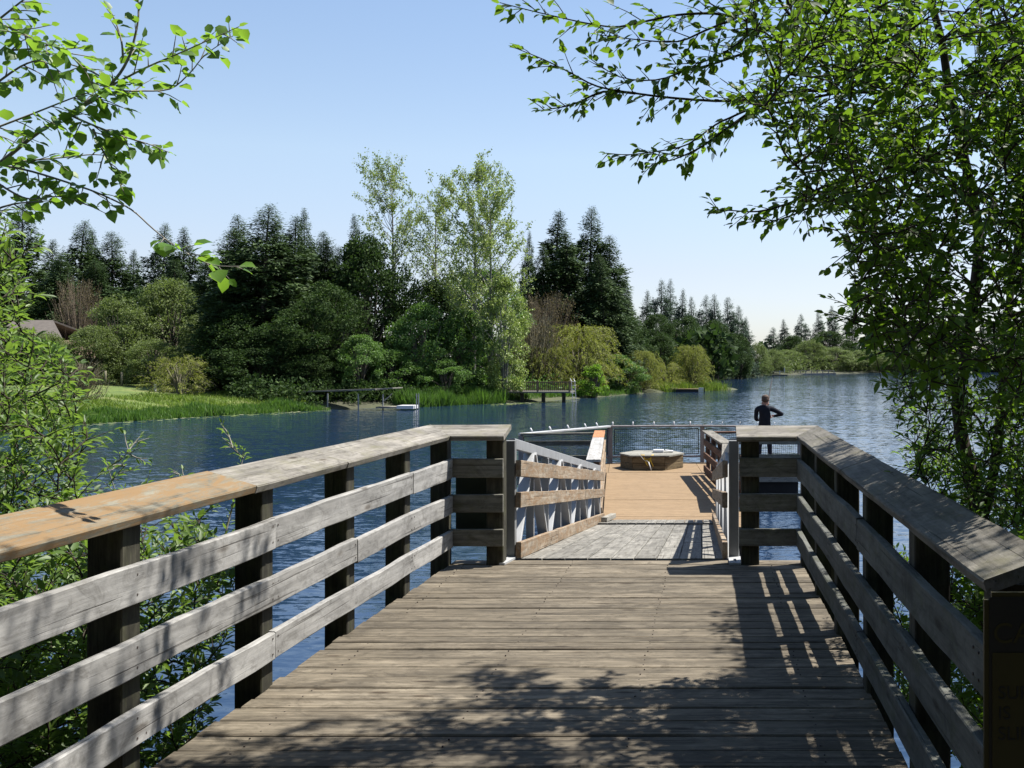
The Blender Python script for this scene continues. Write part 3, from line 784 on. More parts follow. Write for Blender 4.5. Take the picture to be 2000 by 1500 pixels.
pegs((-0.36, 27.4), (2.12, 26.95), (0.08, 0.19, 0.37, 0.55, 0.72), (0.4, 0.1), 0.008)

# hexagonal bench box on the platform
hb = thing('bench_box', 'low hexagonal wooden bench box with pale top standing on the fishing platform', 'bench', (-1.58, 26.1, FZ))
ang0 = math.radians(-90-33)
R_ = 0.76
P6 = [Vector((R_*math.cos(ang0+math.radians(60*k)), R_*math.sin(ang0+math.radians(60*k)), 0)) for k in range(6)]
for k in range(6):
    a_, b_ = P6[k], P6[(k+1) % 6]
    nrm = ((a_+b_)/2).normalized()
    for j, (z0, z1) in enumerate(((0.012, 0.155), (0.16, 0.315))):
        zc = (z0+z1)/2
        o = board('side_board', None, Vector(hb.location)+a_*0.99+Vector((0, 0, zc)), Vector(hb.location)+b_*0.99+Vector((0, 0, zc)), z1-z0, 0.03, M['box_wood'], up=nrm)
        o.parent = hb; o.location = o.location - Vector(hb.location)
for k in range(3):
    # lid in three boards clipped to the hexagon
    ya, yb = -0.70+k*0.47, -0.70+(k+1)*0.47
    def half(yv):
        return 0.80 - abs(yv)*0.48
    V_ = [(-half(ya), ya, 0), (half(ya), ya, 0), (half((ya+yb)/2)+(0.0), (ya+yb)/2, 0), (half(yb), yb, 0), (-half(yb), yb, 0), (-half((ya+yb)/2), (ya+yb)/2, 0)]
    V_ = [(x_*0.99, y_+(0.003 if y_ == ya else (-0.003 if y_ == yb else 0)), z_) for x_, y_, z_ in V_]
    n = 6
    VV = V_ + [(x_, y_, 0.035) for x_, y_, _ in V_]
    F = [tuple(reversed(range(n))), tuple(range(n, 2*n))] + [(i, (i+1) % n, n+(i+1) % n, n+i) for i in range(n)]
    me = bpy.data.meshes.new('lid_board'); me.from_pydata(VV, [], F); me.materials.append(M['bench_top'])
    link('lid_board', me, None, hb, (0, 0, 0.32))
BT = FZ+0.355
tb = thing('tackle_tray', 'small white tackle tray lying on top of the hexagonal bench box', 'tray', (-1.38, 26.2, BT))
link('tray', box_mesh(0.26, 0.2, 0.07, 0.01), M['white'], tb, (-0.04, 0, 0.04))
link('lid', box_mesh(0.20, 0.19, 0.025, 0.006), M['white'], tb, (0.22, 0.0, 0.045)).rotation_euler = (0.0, 0.12, 0.1)
mb = MB()
bx, by = -1.63, 25.42
for k in range(5):
    pts = []
    for i in range(13):
        t = i/12
        sagd = 0.10+0.035*k
        pts.append((bx-0.17+0.02*k+t*(0.30-0.03*k), by-0.015-0.012*k+0.10*(abs(t-0.5)*2)**2, BT+0.012-sagd*(1-(2*t-1)**2)*1.0))
    mb.tube(pts, 0.009, 5)
mb.tube([(bx+0.06, by, BT-0.02), (bx+0.08, by-0.03, BT-0.14), (bx+0.13, by-0.04, BT-0.26)], 0.011, 5)
tag(mb.build('yellow_rope', M['yellow'], None, True, origin=(bx, by, BT)), 'coiled yellow rope hanging over the front edge of the hexagonal bench box', 'rope')
mb = MB(); mb.tube([(bx-0.2, by+0.05, BT+0.012), (bx-0.16, by-0.03, BT-0.02), (bx-0.07, by-0.04, BT-0.12), (bx+0.0, by-0.05, BT-0.13), (bx+0.02, by-0.06, BT-0.16)], 0.005, 5)
mb.tube([(bx+0.02, by-0.06, BT-0.15), (bx+0.09, by-0.13, FZ+0.012)], [0.013, 0.011], 8)
tag(mb.build('white_cane', M['white'], None, True, origin=(bx, by, BT)), 'thin white stick and cord leaning against the hexagonal bench box', 'stick')

# ------------------------------------------------------------------ the angler
pe = thing('person', 'person seen from behind in dark long-sleeved shirt fishing at the platform edge', 'person', (1.16, 26.1, FZ))
pe.scale = (1.05, 1.05, 1.03)
def skin_body():
    bm = bmesh.new()
    sk = bm.verts.layers.skin.verify()
    vs = {}
    def v(n, co, r, rz=None):
        q = bm.verts.new(co); q[sk].radius = (r, rz or r); vs[n] = q
    v('pel', (0, 0, 0.93), 0.150, 0.115); v('waist', (0, 0.01, 1.08), 0.135, 0.10); v('chest', (0, 0.0, 1.27), 0.165, 0.115); v('uch', (0.0, 0.0, 1.40), 0.125, 0.09)
    v('neck', (0.01, 0.01, 1.475), 0.058, 0.06); v('jaw', (0.02, 0.035, 1.545), 0.068, 0.078); v('head', (0.02, 0.03, 1.62), 0.078, 0.095); v('top', (0.02, 0.03, 1.685), 0.055, 0.06)
    for s in (-1, 1):
        S = 'r' if s > 0 else 'l'
        v('hip'+S, (s*0.09, 0, 0.86), 0.095); v('kn'+S, (s*0.12, 0.02, 0.48), 0.062); v('an'+S, (s*0.14, -0.02, 0.09), 0.042); v('ft'+S, (s*0.155, 0.05, 0.035), 0.04, 0.032); v('toe'+S, (s*0.165, 0.15, 0.025), 0.035, 0.022)
    v('shr', (0.175, 0.0, 1.385), 0.068); v('elr', (0.40, 0.03, 1.26), 0.05); v('elr2', (0.41, 0.06, 1.25), 0.045); v('wrr', (0.24, 0.27, 1.20), 0.032); v('har', (0.19, 0.33, 1.20), 0.034, 0.022)
    v('shl', (-0.185, 0.0, 1.385), 0.066); v('ell', (-0.20, 0.05, 1.12), 0.048); v('wrl', (-0.02, 0.27, 1.13), 0.032); v('hal', (0.04, 0.33, 1.15), 0.034, 0.022)
    E = [('pel', 'waist'), ('waist', 'chest'), ('chest', 'uch'), ('uch', 'neck'), ('neck', 'jaw'), ('jaw', 'head'), ('head', 'top'),
         ('uch', 'shr'), ('shr', 'elr'), ('elr', 'elr2'), ('elr2', 'wrr'), ('wrr', 'har'), ('uch', 'shl'), ('shl', 'ell'), ('ell', 'wrl'), ('wrl', 'hal')]
    for S in 'rl': E += [('pel', 'hip'+S), ('hip'+S, 'kn'+S), ('kn'+S, 'an'+S), ('an'+S, 'ft'+S), ('ft'+S, 'toe'+S)]
    for a_, b_ in E: bm.edges.new((vs[a_], vs[b_]))
    vs['pel'][sk].use_root = True
    me = bpy.data.meshes.new('body'); bm.to_mesh(me); bm.free()
    return me
def apply_skin(me, name, sub=2):
    o = bpy.data.objects.new(name, me); COL.objects.link(o)
    o.modifiers.new('s', 'SKIN').use_smooth_shade = True
    sb = o.modifiers.new('u', 'SUBSURF'); sb.levels = sub; sb.render_levels = sub
    dg = bpy.context.evaluated_depsgraph_get()
    nm = bpy.data.meshes.new_from_object(o.evaluated_get(dg))
    bpy.data.objects.remove(o)
    return nm
bme = apply_skin(skin_body(), 'body')
for m_ in ('shirt', 'trousers', 'skin', 'shoe'): bme.materials.append(M[m_])
for p in bme.polygons:
    c = p.center
    i = 0
    if c.z < 0.96 and abs(c.x) < 0.3: i = 1
    if c.z < 0.075: i = 3
    if c.z > 1.475 and abs(c.x) < 0.12: i = 2
    if c.y > 0.255 and 1.0 < c.z < 1.3: i = 2
    p.material_index = i
    p.use_smooth = True
bme.name = 'body'
link('body', bme, None, pe)
# face, ears, hair
mb = MB()
def blob(mb, c, r, n=10, m=7, zmin=-1.0):
    V_ = []; F_ = []
    for i in range(m+1):
        t = math.pi*i/m
        for j in range(n):
            u_ = 2*math.pi*j/n
            V_.append((c[0]+r[0]*math.sin(t)*math.cos(u_), c[1]+r[1]*math.sin(t)*math.sin(u_), c[2]+max(zmin, math.cos(t))*r[2]))
    for i in range(m):
        for j in range(n):
            F_.append((i*n+j, i*n+(j+1) % n, (i+1)*n+(j+1) % n, (i+1)*n+j))
    mb.add(V_, F_)
PL = Vector(pe.location)
def part_blob(name, blobs, mat):
    b = MB()
    for c, r_ in blobs: blob(b, (c[0]+PL.x, c[1]+PL.y, c[2]+PL.z), r_)
    return b.build(name, mat, pe, True)
part_blob('ear', [((0.102, 0.025, 1.60), (0.012, 0.022, 0.034))], M['skin'])
part_blob('ear', [((-0.062, 0.025, 1.60), (0.012, 0.022, 0.034))], M['skin'])
part_blob('nose', [((0.035, 0.135, 1.595), (0.014, 0.024, 0.026))], M['skin'])
part_blob('eye', [((0.052, 0.112, 1.622), (0.014, 0.010, 0.009))], M['white'])
part_blob('eye', [((-0.005, 0.115, 1.622), (0.014, 0.010, 0.009))], M['white'])
part_blob('mouth', [((0.03, 0.118, 1.555), (0.024, 0.008, 0.006))], M['skin'])
part_blob('hair', [((0.02, 0.015, 1.645), (0.090, 0.098, 0.078)), ((0.018, -0.012, 1.605), (0.082, 0.078, 0.075))], M['hair'])
def hand(base, dirv, palmn, name, curl=1.0):
    """four fingers and a thumb curling round the rod"""
    d = Vector(dirv).normalized(); n = Vector(palmn).normalized(); sd = d.cross(n)
    for k, (off, ln) in enumerate(((-0.027, 0.066), (-0.009, 0.075), (0.009, 0.070), (0.027, 0.056))):
        p = Vector(base)+sd*off+d*0.02
        pts = [p]; a_ = 0.2
        for j in range(3):
            a_ += 0.75*curl
            p = p + (d*math.cos(a_)+n*math.sin(a_))*ln/2.6; pts.append(p)
        b = MB(); b.tube([q+PL for q in pts], [0.0095, 0.009, 0.008, 0.0065], 6)
        b.build('finger', M['skin'], pe, True)
    p = Vector(base)+sd*-0.035
    b = MB(); b.tube([p+PL, p+PL+d*0.025+n*0.02-sd*0.012, p+PL+d*0.03+n*0.045], [0.011, 0.0105, 0.008], 6)
    b.build('thumb', M['skin'], pe, True)
hand((0.185, 0.345, 1.20), (-0.7, 0.5, 0), (-0.4, -0.6, -0.4), 'hand')
hand((0.05, 0.345, 1.155), (0.7, 0.5, 0), (0.2, -0.7, 0.5), 'hand')
mb = MB()
h0 = Vector((1.16, 26.1, FZ)) + Vector((0.085, 0.36, 1.05)); h1 = at(1508.5, 738, 28.0)
P_ = [h0 + (h1-h0)*t + Vector((0.03*math.sin(t*math.pi)*-1, 0, 0.02*math.sin(t*3.14))) for t in (0, 0.15, 0.3, 0.5, 0.7, 0.85, 1)]
fr = thing('fishing_rod', 'thin dark fishing rod held upright by the person on the platform', 'fishing rod', h0)
mb.tube(P_, [0.022, 0.020, 0.018, 0.017, 0.016, 0.015, 0.012], 6); mb.build('blank', M['black'], fr, True)
mb = MB(); mb.tube([h0-Vector((0.0, 0.02, 0.14)), P_[1]*0.4+h0*0.6], 0.018, 8); mb.build('grip', M['black'], fr, True)
mb = MB(); blob(mb, h0+Vector((0.02, -0.035, 0.02)), (0.03, 0.03, 0.035)); mb.tube([h0+Vector((0.03, -0.04, 0.02)), h0+Vector((0.09, -0.05, 0.03))], 0.006, 5); mb.build('reel', M['alu_dull'], fr, True)

# ------------------------------------------------------------------ vegetation generators
def rot_frames(D, Nn):
    """frames with x along D, z near Nn; arrays (n,3)"""
    D = D/np.linalg.norm(D, axis=1, keepdims=True)
    Z = Nn - D*np.sum(D*Nn, axis=1, keepdims=True)
    Z = Z/(np.linalg.norm(Z, axis=1, keepdims=True)+1e-9)
    Yv = np.cross(Z, D)
    return np.stack([D, Yv, Z], axis=2)       # columns
def scatter(shape, tris, P, D, Nn, S, W=None):
    R = rot_frames(D, Nn)
    sv = shape[None]*S[:, None, None]
    if W is not None: sv = sv*np.stack([np.ones_like(W), W, np.ones_like(W)], 1)[:, None, :]
    V = np.einsum('nij,nkj->nki', R, sv) + P[:, None, :]
    n, k = len(P), len(shape)
    T = (tris[None] + (np.arange(n)*k)[:, None, None]).reshape(-1, 3)
    return V.reshape(-1, 3), T
LEAF = np.array([(0, 0, 0), (.30, .30, .07), (.68, .24, .06), (1.0, 0, -.07), (.68, -.24, .06), (.30, -.30, .07), (.32, 0, 0), (.70, 0, -.01)])
LEAF_T = np.array([(0, 6, 1), (1, 6, 7), (1, 7, 2), (2, 7, 3), (0, 5, 6), (5, 7, 6), (5, 4, 7), (4, 3, 7)])
TRI = np.array([(0, -.28, 0), (1.0, 0.02, 0.05), (0, .28, 0)]); TRI_T = np.array([(0, 1, 2)])
DIA = np.array([(0, 0, 0), (.45, -.33, .08), (1, 0, 0), (.5, .33, .08)]); DIA_T = np.array([(0, 1, 2), (0, 2, 3)])
def rnd_unit(n, rng):
    v = rng.normal(size=(n, 3)); return v/np.linalg.norm(v, axis=1, keepdims=True)

# ---- far trees: meshes at real size, trunk and crown
def tubes_np(segs, k=4):
    """segs: list of (pts(n,3), radii) -> V,F quads"""
    Vs = []; Fs = []; off = 0
    for pts, rad in segs:
        pts = np.asarray(pts, float); n = len(pts)
        d = np.gradient(pts, axis=0); d /= (np.linalg.norm(d, axis=1, keepdims=True)+1e-9)
        ref = np.array([0.31, 0.17, 0.93]) if abs(d[0][2]) < 0.9 else np.array([0.9, 0.3, 0.1])
        a_ = np.cross(d, ref); a_ /= (np.linalg.norm(a_, axis=1, keepdims=True)+1e-9); b_ = np.cross(d, a_)
        th = np.arange(k)*2*np.pi/k
        ring = pts[:, None] + (a_[:, None]*np.cos(th)[None, :, None] + b_[:, None]*np.sin(th)[None, :, None])*np.asarray(rad, float)[:, None, None]
        Vs.append(ring.reshape(-1, 3))
        i, j = np.meshgrid(np.arange(n-1), np.arange(k), indexing='ij')
        q = np.stack([i*k+j, i*k+(j+1) % k, (i+1)*k+(j+1) % k, (i+1)*k+j], -1).reshape(-1, 4)+off
        Fs.append(q); off += n*k
    return np.concatenate(Vs), np.concatenate(Fs)

def fir_meshes(seed, H=18.0, R=3.6, nbr=470, dens=1.0, low=0.04):
    rng = np.random.default_rng(seed)
    P = []; D = []; S = []; segs = []
    lean = rng.normal(size=2)*0.2
    segs.append(([(lean[0]*t*t, lean[1]*t*t, H*t) for t in (0, .3, .6, .85, 1.0)], [0.26, 0.2, 0.13, 0.06, 0.015]))
    lobes = [(rng.uniform(0, 6.28), rng.uniform(0, .95), rng.uniform(-.45, .45)) for _ in range(20)]
    for i in range(nbr):
        f = low + (1-low)*(1-(1-(i+rng.uniform(0, 1))/nbr)**1.15)
        f = min(f, 0.992)
        a_ = rng.uniform(0, 6.283)
        env = min(1.0, (1-f)**(0.60+0.07*(seed % 4))*1.02)*(1.0 if f > 0.18 else 0.78+1.2*f)
        lo = 1.0
        for la, lf, lw in lobes:
            lo += lw*math.exp(-((f-lf)/0.07)**2)*(0.5+0.5*math.cos(a_-la))
        Lb = max(0.12, R*env*rng.uniform(0.62, 1.08)*lo)
        droop = rng.uniform(0.05, 0.42)*(1 if f < 0.85 else -0.9)
        out = np.array([math.cos(a_), math.sin(a_), 0]); perp = np.array([-math.sin(a_), math.cos(a_), 0])
        base = np.array([lean[0]*f*f, lean[1]*f*f, H*f])
        n = max(4, int(Lb*8*dens+4))
        t = rng.uniform(0.12 if f < .8 else 0.0, 1.0, n)**0.7
        zz = -droop*Lb*t + 0.20*Lb*t*t
        sp = 0.10+0.20*Lb*(1-t)
        sgn = rng.uniform(-1, 1, n)
        pos = base + out*(Lb*t)[:, None] + np.array([0, 0, 1.0])*zz[:, None] + perp*(sgn*sp*1.3)[:, None]
        for rep in range(3):
            dd = out*0.9 + perp*(sgn*0.8+rng.normal(size=n)*0.5)[:, None] + np.stack([np.zeros(n), np.zeros(n), rng.uniform(-0.9, 0.35, n)], 1)
            P.append(pos+rng.normal(size=(n, 3))*np.array([.13, .13, .20])); D.append(dd); S.append(rng.uniform(0.16, 0.42, n)*(1.0 if f < .8 else .35+2.0*(1-f)))
        if Lb > 1.0 and i % 4 == 0:
            segs.append(([base, base+out*Lb*.5+[0, 0, -droop*Lb*.5+.05*Lb], base+out*Lb*0.9+[0, 0, -droop*Lb*.9+.18*Lb]], [0.035, 0.02, 0.008]))
    P = np.concatenate(P); D = np.concatenate(D); S = np.concatenate(S)
    V_, T_ = scatter(TRI, TRI_T, P, D, rnd_unit(len(P), rng)*0.8+[0, 0, 1], S, np.full(len(P), 0.9))
    tv, tf = tubes_np(segs, 5)
    return (V_, T_), (tv, tf), H, R

def broad_meshes(seed, H=9.0, R=4.0, nclump=85, per=210, leaf=0.20, low=0.08, lumpy=0.35, shape=1.0, core=0.3):
    rng = np.random.default_rng(seed)
    P = []; D = []; Nn = []; segs = []
    nl = 9
    lob = [(rng.uniform(0, 6.28), rng.uniform(0.15, 0.95), rng.uniform(0.5, 1.0)) for _ in range(nl)]
    stems = 5
    for s in range(stems):
        a_ = s*6.28/stems+rng.uniform(-.4, .4)
        q = rng.uniform(0.25, 0.5)*R
        segs.append(([(0.1*math.cos(a_), 0.1*math.sin(a_), 0), (q*.35*math.cos(a_), q*.35*math.sin(a_), H*.3), (q*math.cos(a_), q*math.sin(a_), H*.75)], [0.14, 0.1, 0.03]))
    for c in range(nclump):
        a_ = rng.uniform(0, 6.28); f = rng.uniform(low, 1.0)
        prof = math.sin(min(1, (f*0.88+0.12))*math.pi)**0.55 if f > 0.42 else 0.86+0.14*f/0.42
        prof = (1-max(0, (f-0.35)/0.65)**2.1)**0.5*(0.82+0.18*min(1, f/0.3))
        lo = 1.0
        for (la, lf, lr_) in lob:
            d2 = (math.cos(a_-la)-1)**2*2+(f-lf)**2*6
            lo += lumpy*lr_*math.exp(-d2*3)-lumpy*0.12
        rr_ = R*prof*lo*(rng.uniform(core, 1.0)**0.35)*0.88
        cpos = np.array([rr_*math.cos(a_), rr_*math.sin(a_), H*f*0.93])
        cr = rng.uniform(0.11, 0.2)*R*1.15
        m_ = int(per*rng.uniform(0.6, 1.4))
        u_ = rnd_unit(m_, rng); rad = rng.uniform(0.25, 1, m_)**0.5
        p = cpos + u_*(rad*cr)[:, None]*np.array([1.15, 1.15, 0.75])
        p[:, 2] = np.maximum(p[:, 2], 0.05)
        P.append(p); D.append(u_+rng.normal(size=(m_, 3))*0.6+[0, 0, -.15]); Nn.append(u_*0.5+[0, 0, 0.9]+rng.normal(size=(m_, 3))*0.5)
        if c % 3 == 0:
            segs.append(([(0, 0, H*f*.45), cpos*np.array([.5, .5, .8]), cpos], [0.05, 0.03, 0.01]))
    P = np.concatenate(P); D = np.concatenate(D); Nn = np.concatenate(Nn)
    V_, T_ = scatter(DIA, DIA_T, P, D, Nn, rng.uniform(0.6, 1.3, len(P))*leaf)
    tv, tf = tubes_np(segs, 5)
    return (V_, T_), (tv, tf), H, R

def poplar_meshes(seed, H=18.0, R=3.0, nleaf=9000, lean=(0, 0), bare=0.22, leaf=0.17, thick=1.0):
    rng = np.random.default_rng(seed)
    segs = []; P = []; D = []
    tr = [np.array([lean[0]*t**1.5+0.15*math.sin(5*t+seed), lean[1]*t, H*t]) for t in np.linspace(0, 1, 9)]
    segs.append((tr, list((np.linspace(0.24, 0.012, 9))*thick)))
    nb_ = 64
    per = nleaf//nb_
    for i in range(nb_):
        f = bare + (1-bare)*((i+rng.uniform(0, 1))/nb_)**0.95
        f = min(f, 0.98)
        base = np.array([lean[0]*f**1.5, lean[1]*f, H*f])
        a_ = rng.uniform(0, 6.28)
        Lb = R*(0.45+1.0*math.sin(min(1, (1-f)*1.5+.12)*math.pi*0.5))*rng.uniform(0.55, 1.1)
        up = rng.uniform(0.75, 1.5)
        out = np.array([math.cos(a_), math.sin(a_), 0])
        pts = [base+out*Lb*t+np.array([0, 0, up*Lb*(t**1.25)]) for t in np.linspace(0, 1, 5)]
        segs.append((pts, [0.06*(1-f)+.025, 0.045*(1-f)+.018, 0.018, 0.012, 0.006]))
        for s in range(5):
            t0 = rng.uniform(.3, 1); q0 = base+out*Lb*t0+np.array([0, 0, up*Lb*t0**1.25])
            dv = rnd_unit(1, rng)[0]*0.8+out*.5+np.array([0, 0, 0.9]); dv /= np.linalg.norm(dv)
            ln = rng.uniform(0.5, 1.3)
            segs.append(([q0, q0+dv*ln*.5, q0+dv*ln], [0.012, 0.008, 0.004]))
            m_ = per//5
            tt = rng.uniform(0.1, 1.05, m_)
            P.append(q0+dv*(ln*tt)[:, None]+rng.normal(size=(m_, 3))*0.13); D.append(rnd_unit(m_, rng)+[0, 0, -.6])
    P = np.concatenate(P); D = np.concatenate(D)
    V_, T_ = scatter(DIA, DIA_T, P, D, rnd_unit(len(P), rng), rng.uniform(0.6, 1.3, len(P))*leaf, np.full(len(P), 1.1))
    tv, tf = tubes_np(segs, 4)
    return (V_, T_), (tv, tf), H, R

def willow_meshes(seed, H=5.5, R=4.0, n=420, per=42, leaf=0.15, twig_only=False, droop=1.0, lean=0.0):
    rng = np.random.default_rng(seed)
    segs = []; P = []; D = []; sg2 = []
    for s in range(6):
        a_ = rng.uniform(0, 6.28); q = rng.uniform(.3, .6)*R
        segs.append(([(0, 0, 0), (q*.4*math.cos(a_)+lean*.5, q*.4*math.sin(a_), H*.35), (q*math.cos(a_)+lean, q*math.sin(a_), H*.75)], [0.13, 0.1, 0.04]))
    for i in range(n):
        a_ = rng.uniform(0, 6.28); f = rng.uniform(0.1, 1)
        rr_ = R*math.sqrt(rng.uniform(0.02, 1))*(1-0.75*max(0, f-.35)**1.3)*0.9
        lump = 0.85+0.22*math.sin(3*a_+seed)+0.12*math.sin(7*a_+f*9)
        c = np.array([rr_*lump*math.cos(a_)+lean*f, rr_*lump*math.sin(a_), H*f*0.9])
        out = np.array([math.cos(a_), math.sin(a_), 0.0])
        ln = rng.uniform(0.7, 1.5)
        t = np.linspace(0, 1, 5)
        up = rng.uniform(0.2, 0.75) if not twig_only else rng.uniform(.7, 1.1)
        spread = 0.75 if not twig_only else 0.3
        jit = rng.normal(size=3)*0.15
        pts = c + out*(ln*spread*t)[:, None] + np.array([0, 0, 1.0])*(ln*(up*t-droop*0.9*t*t))[:, None] + jit*(t**2)[:, None]
        sg2.append((pts, [0.016, 0.013, 0.010, 0.008, 0.005]))
        if i % 6 == 0: segs.append(([np.array([0.25*c[0], 0.25*c[1], c[2]*.35]), c*np.array([.7, .7, .75]), c], [0.05, 0.03, 0.016]))
        m_ = per
        tt = rng.uniform(0, 1, m_)
        p = c + out*(ln*spread*tt)[:, None] + np.array([0, 0, 1.0])*(ln*(up*tt-droop*0.9*tt*tt))[:, None] + rng.normal(size=(m_, 3))*0.07
        p[:, 2] = np.maximum(p[:, 2], 0.03)
        P.append(p); D.append(out*0.5+rng.normal(size=(m_, 3))*0.5+[0, 0, -.5])
    P = np.concatenate(P); D = np.concatenate(D)
    V_, T_ = scatter(TRI, TRI_T, P, D, rnd_unit(len(P), rng), rng.uniform(0.6, 1.3, len(P))*leaf, np.full(len(P), 0.7))
    tv, tf = tubes_np(segs+sg2, 3)
    return (V_, T_), (tv, tf), H, R

PROTO = {}
def proto(key, meshes, leafm, barkm):
    (V_, T_), (tv, tf), H, R = meshes
    PROTO[key] = (np_mesh('crown', V_, T_, leafm), np_mesh('trunk', tv, tf, barkm), H, R)
for i in range(4): proto('fir%d' % i, fir_meshes(11+i, R=3.2+0.35*i), M['f_fir'], M['bark_far'])
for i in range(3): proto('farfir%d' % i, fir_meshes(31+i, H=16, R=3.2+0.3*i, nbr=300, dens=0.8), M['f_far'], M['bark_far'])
for i in range(3): proto('dark%d' % i, broad_meshes(51+i, H=9, R=4.2, nclump=110, per=210, leaf=0.20), M['f_dark'], M['bark_far'])
for i in range(3): proto('mid%d' % i, broad_meshes(61+i, H=8, R=3.4, nclump=100, per=190, leaf=0.19), M['f_mid'], M['bark_far'])
for i in range(3): proto('light%d' % i, broad_meshes(71+i, H=8, R=3.8, nclump=120, per=170, leaf=0.17, lumpy=0.2), M['f_light'], M['bark_far'])
proto('lime0', broad_meshes(81, H=3, R=1.4, nclump=50, per=120, leaf=0.13), M['f_lime'], M['bark_far'])
proto('pop0', poplar_meshes(91, 18, 2.9, 8500, (-0.9, 0), 0.40), M['f_pop'], M['bark_poplar'])
proto('pop1', poplar_meshes(92, 16, 2.0, 4200, (0.2, 0), 0.35), M['f_pop'], M['bark_poplar'])
proto('pop2', poplar_meshes(93, 18, 2.9, 12500, (0.1, 0), 0.28, thick=1.1), M['f_pop'], M['bark_poplar'])
proto('pop3', poplar_meshes(94, 16, 2.4, 11000, (1.4, 0), 0.12), M['f_pop'], M['bark_poplar'])
proto('pop4', broad_meshes(95, H=9, R=2.7, nclump=110, per=120, leaf=0.17, low=0.05), M['f_pop'], M['bark_poplar'])
for i in range(2): proto('wil%d' % i, willow_meshes(101+i, n=520), M['f_yel'], M['twig_grey'])
proto('wil2', willow_meshes(103, H=3.0, R=2.2, n=200, per=36, leaf=0.12, droop=.7), M['f_yel'], M['twig_grey'])
proto('brown0', willow_meshes(111, H=7, R=3, n=700, per=9, leaf=0.12, twig_only=True, droop=.1), M['f_brown'], M['twig_brown'])
proto('grey0', willow_meshes(113, H=3, R=1.3, n=420, per=8, leaf=0.09, twig_only=True, droop=.05), M['f_brown'], M['twig_grey'])

def place(key, px, Y, top, wpx, name, label, cat='tree', group=None, rz=None):
    crown, trunk, H, R = PROTO[key]
    X = (px-CX)*Y/FPX
    z0 = gz(X, Y)-0.05
    z0 = max(z0, WZ-0.1)
    ht = EYE + (CY-top)*Y/FPX - z0
    w = wpx*Y/FPX*(1.25 if 'fir' in key else 1.0)
    t = thing(name, label, cat, (X, Y, z0), group, rz if rz is not None else random.uniform(0, 6.28))
    sx = w/(2*R); sz = ht/H
    t.rotation_euler.x = random.uniform(-.035, .035); t.rotation_euler.y = random.uniform(-.035, .035)
    sq = random.uniform(.88, 1.12)
    for nm, me in (('crown', crown), ('trunk', trunk)):
        o = bpy.data.objects.new(nm, me); COL.objects.link(o); o.parent = t
        o.scale = (sx*sq, sx/sq, sz)
    return t

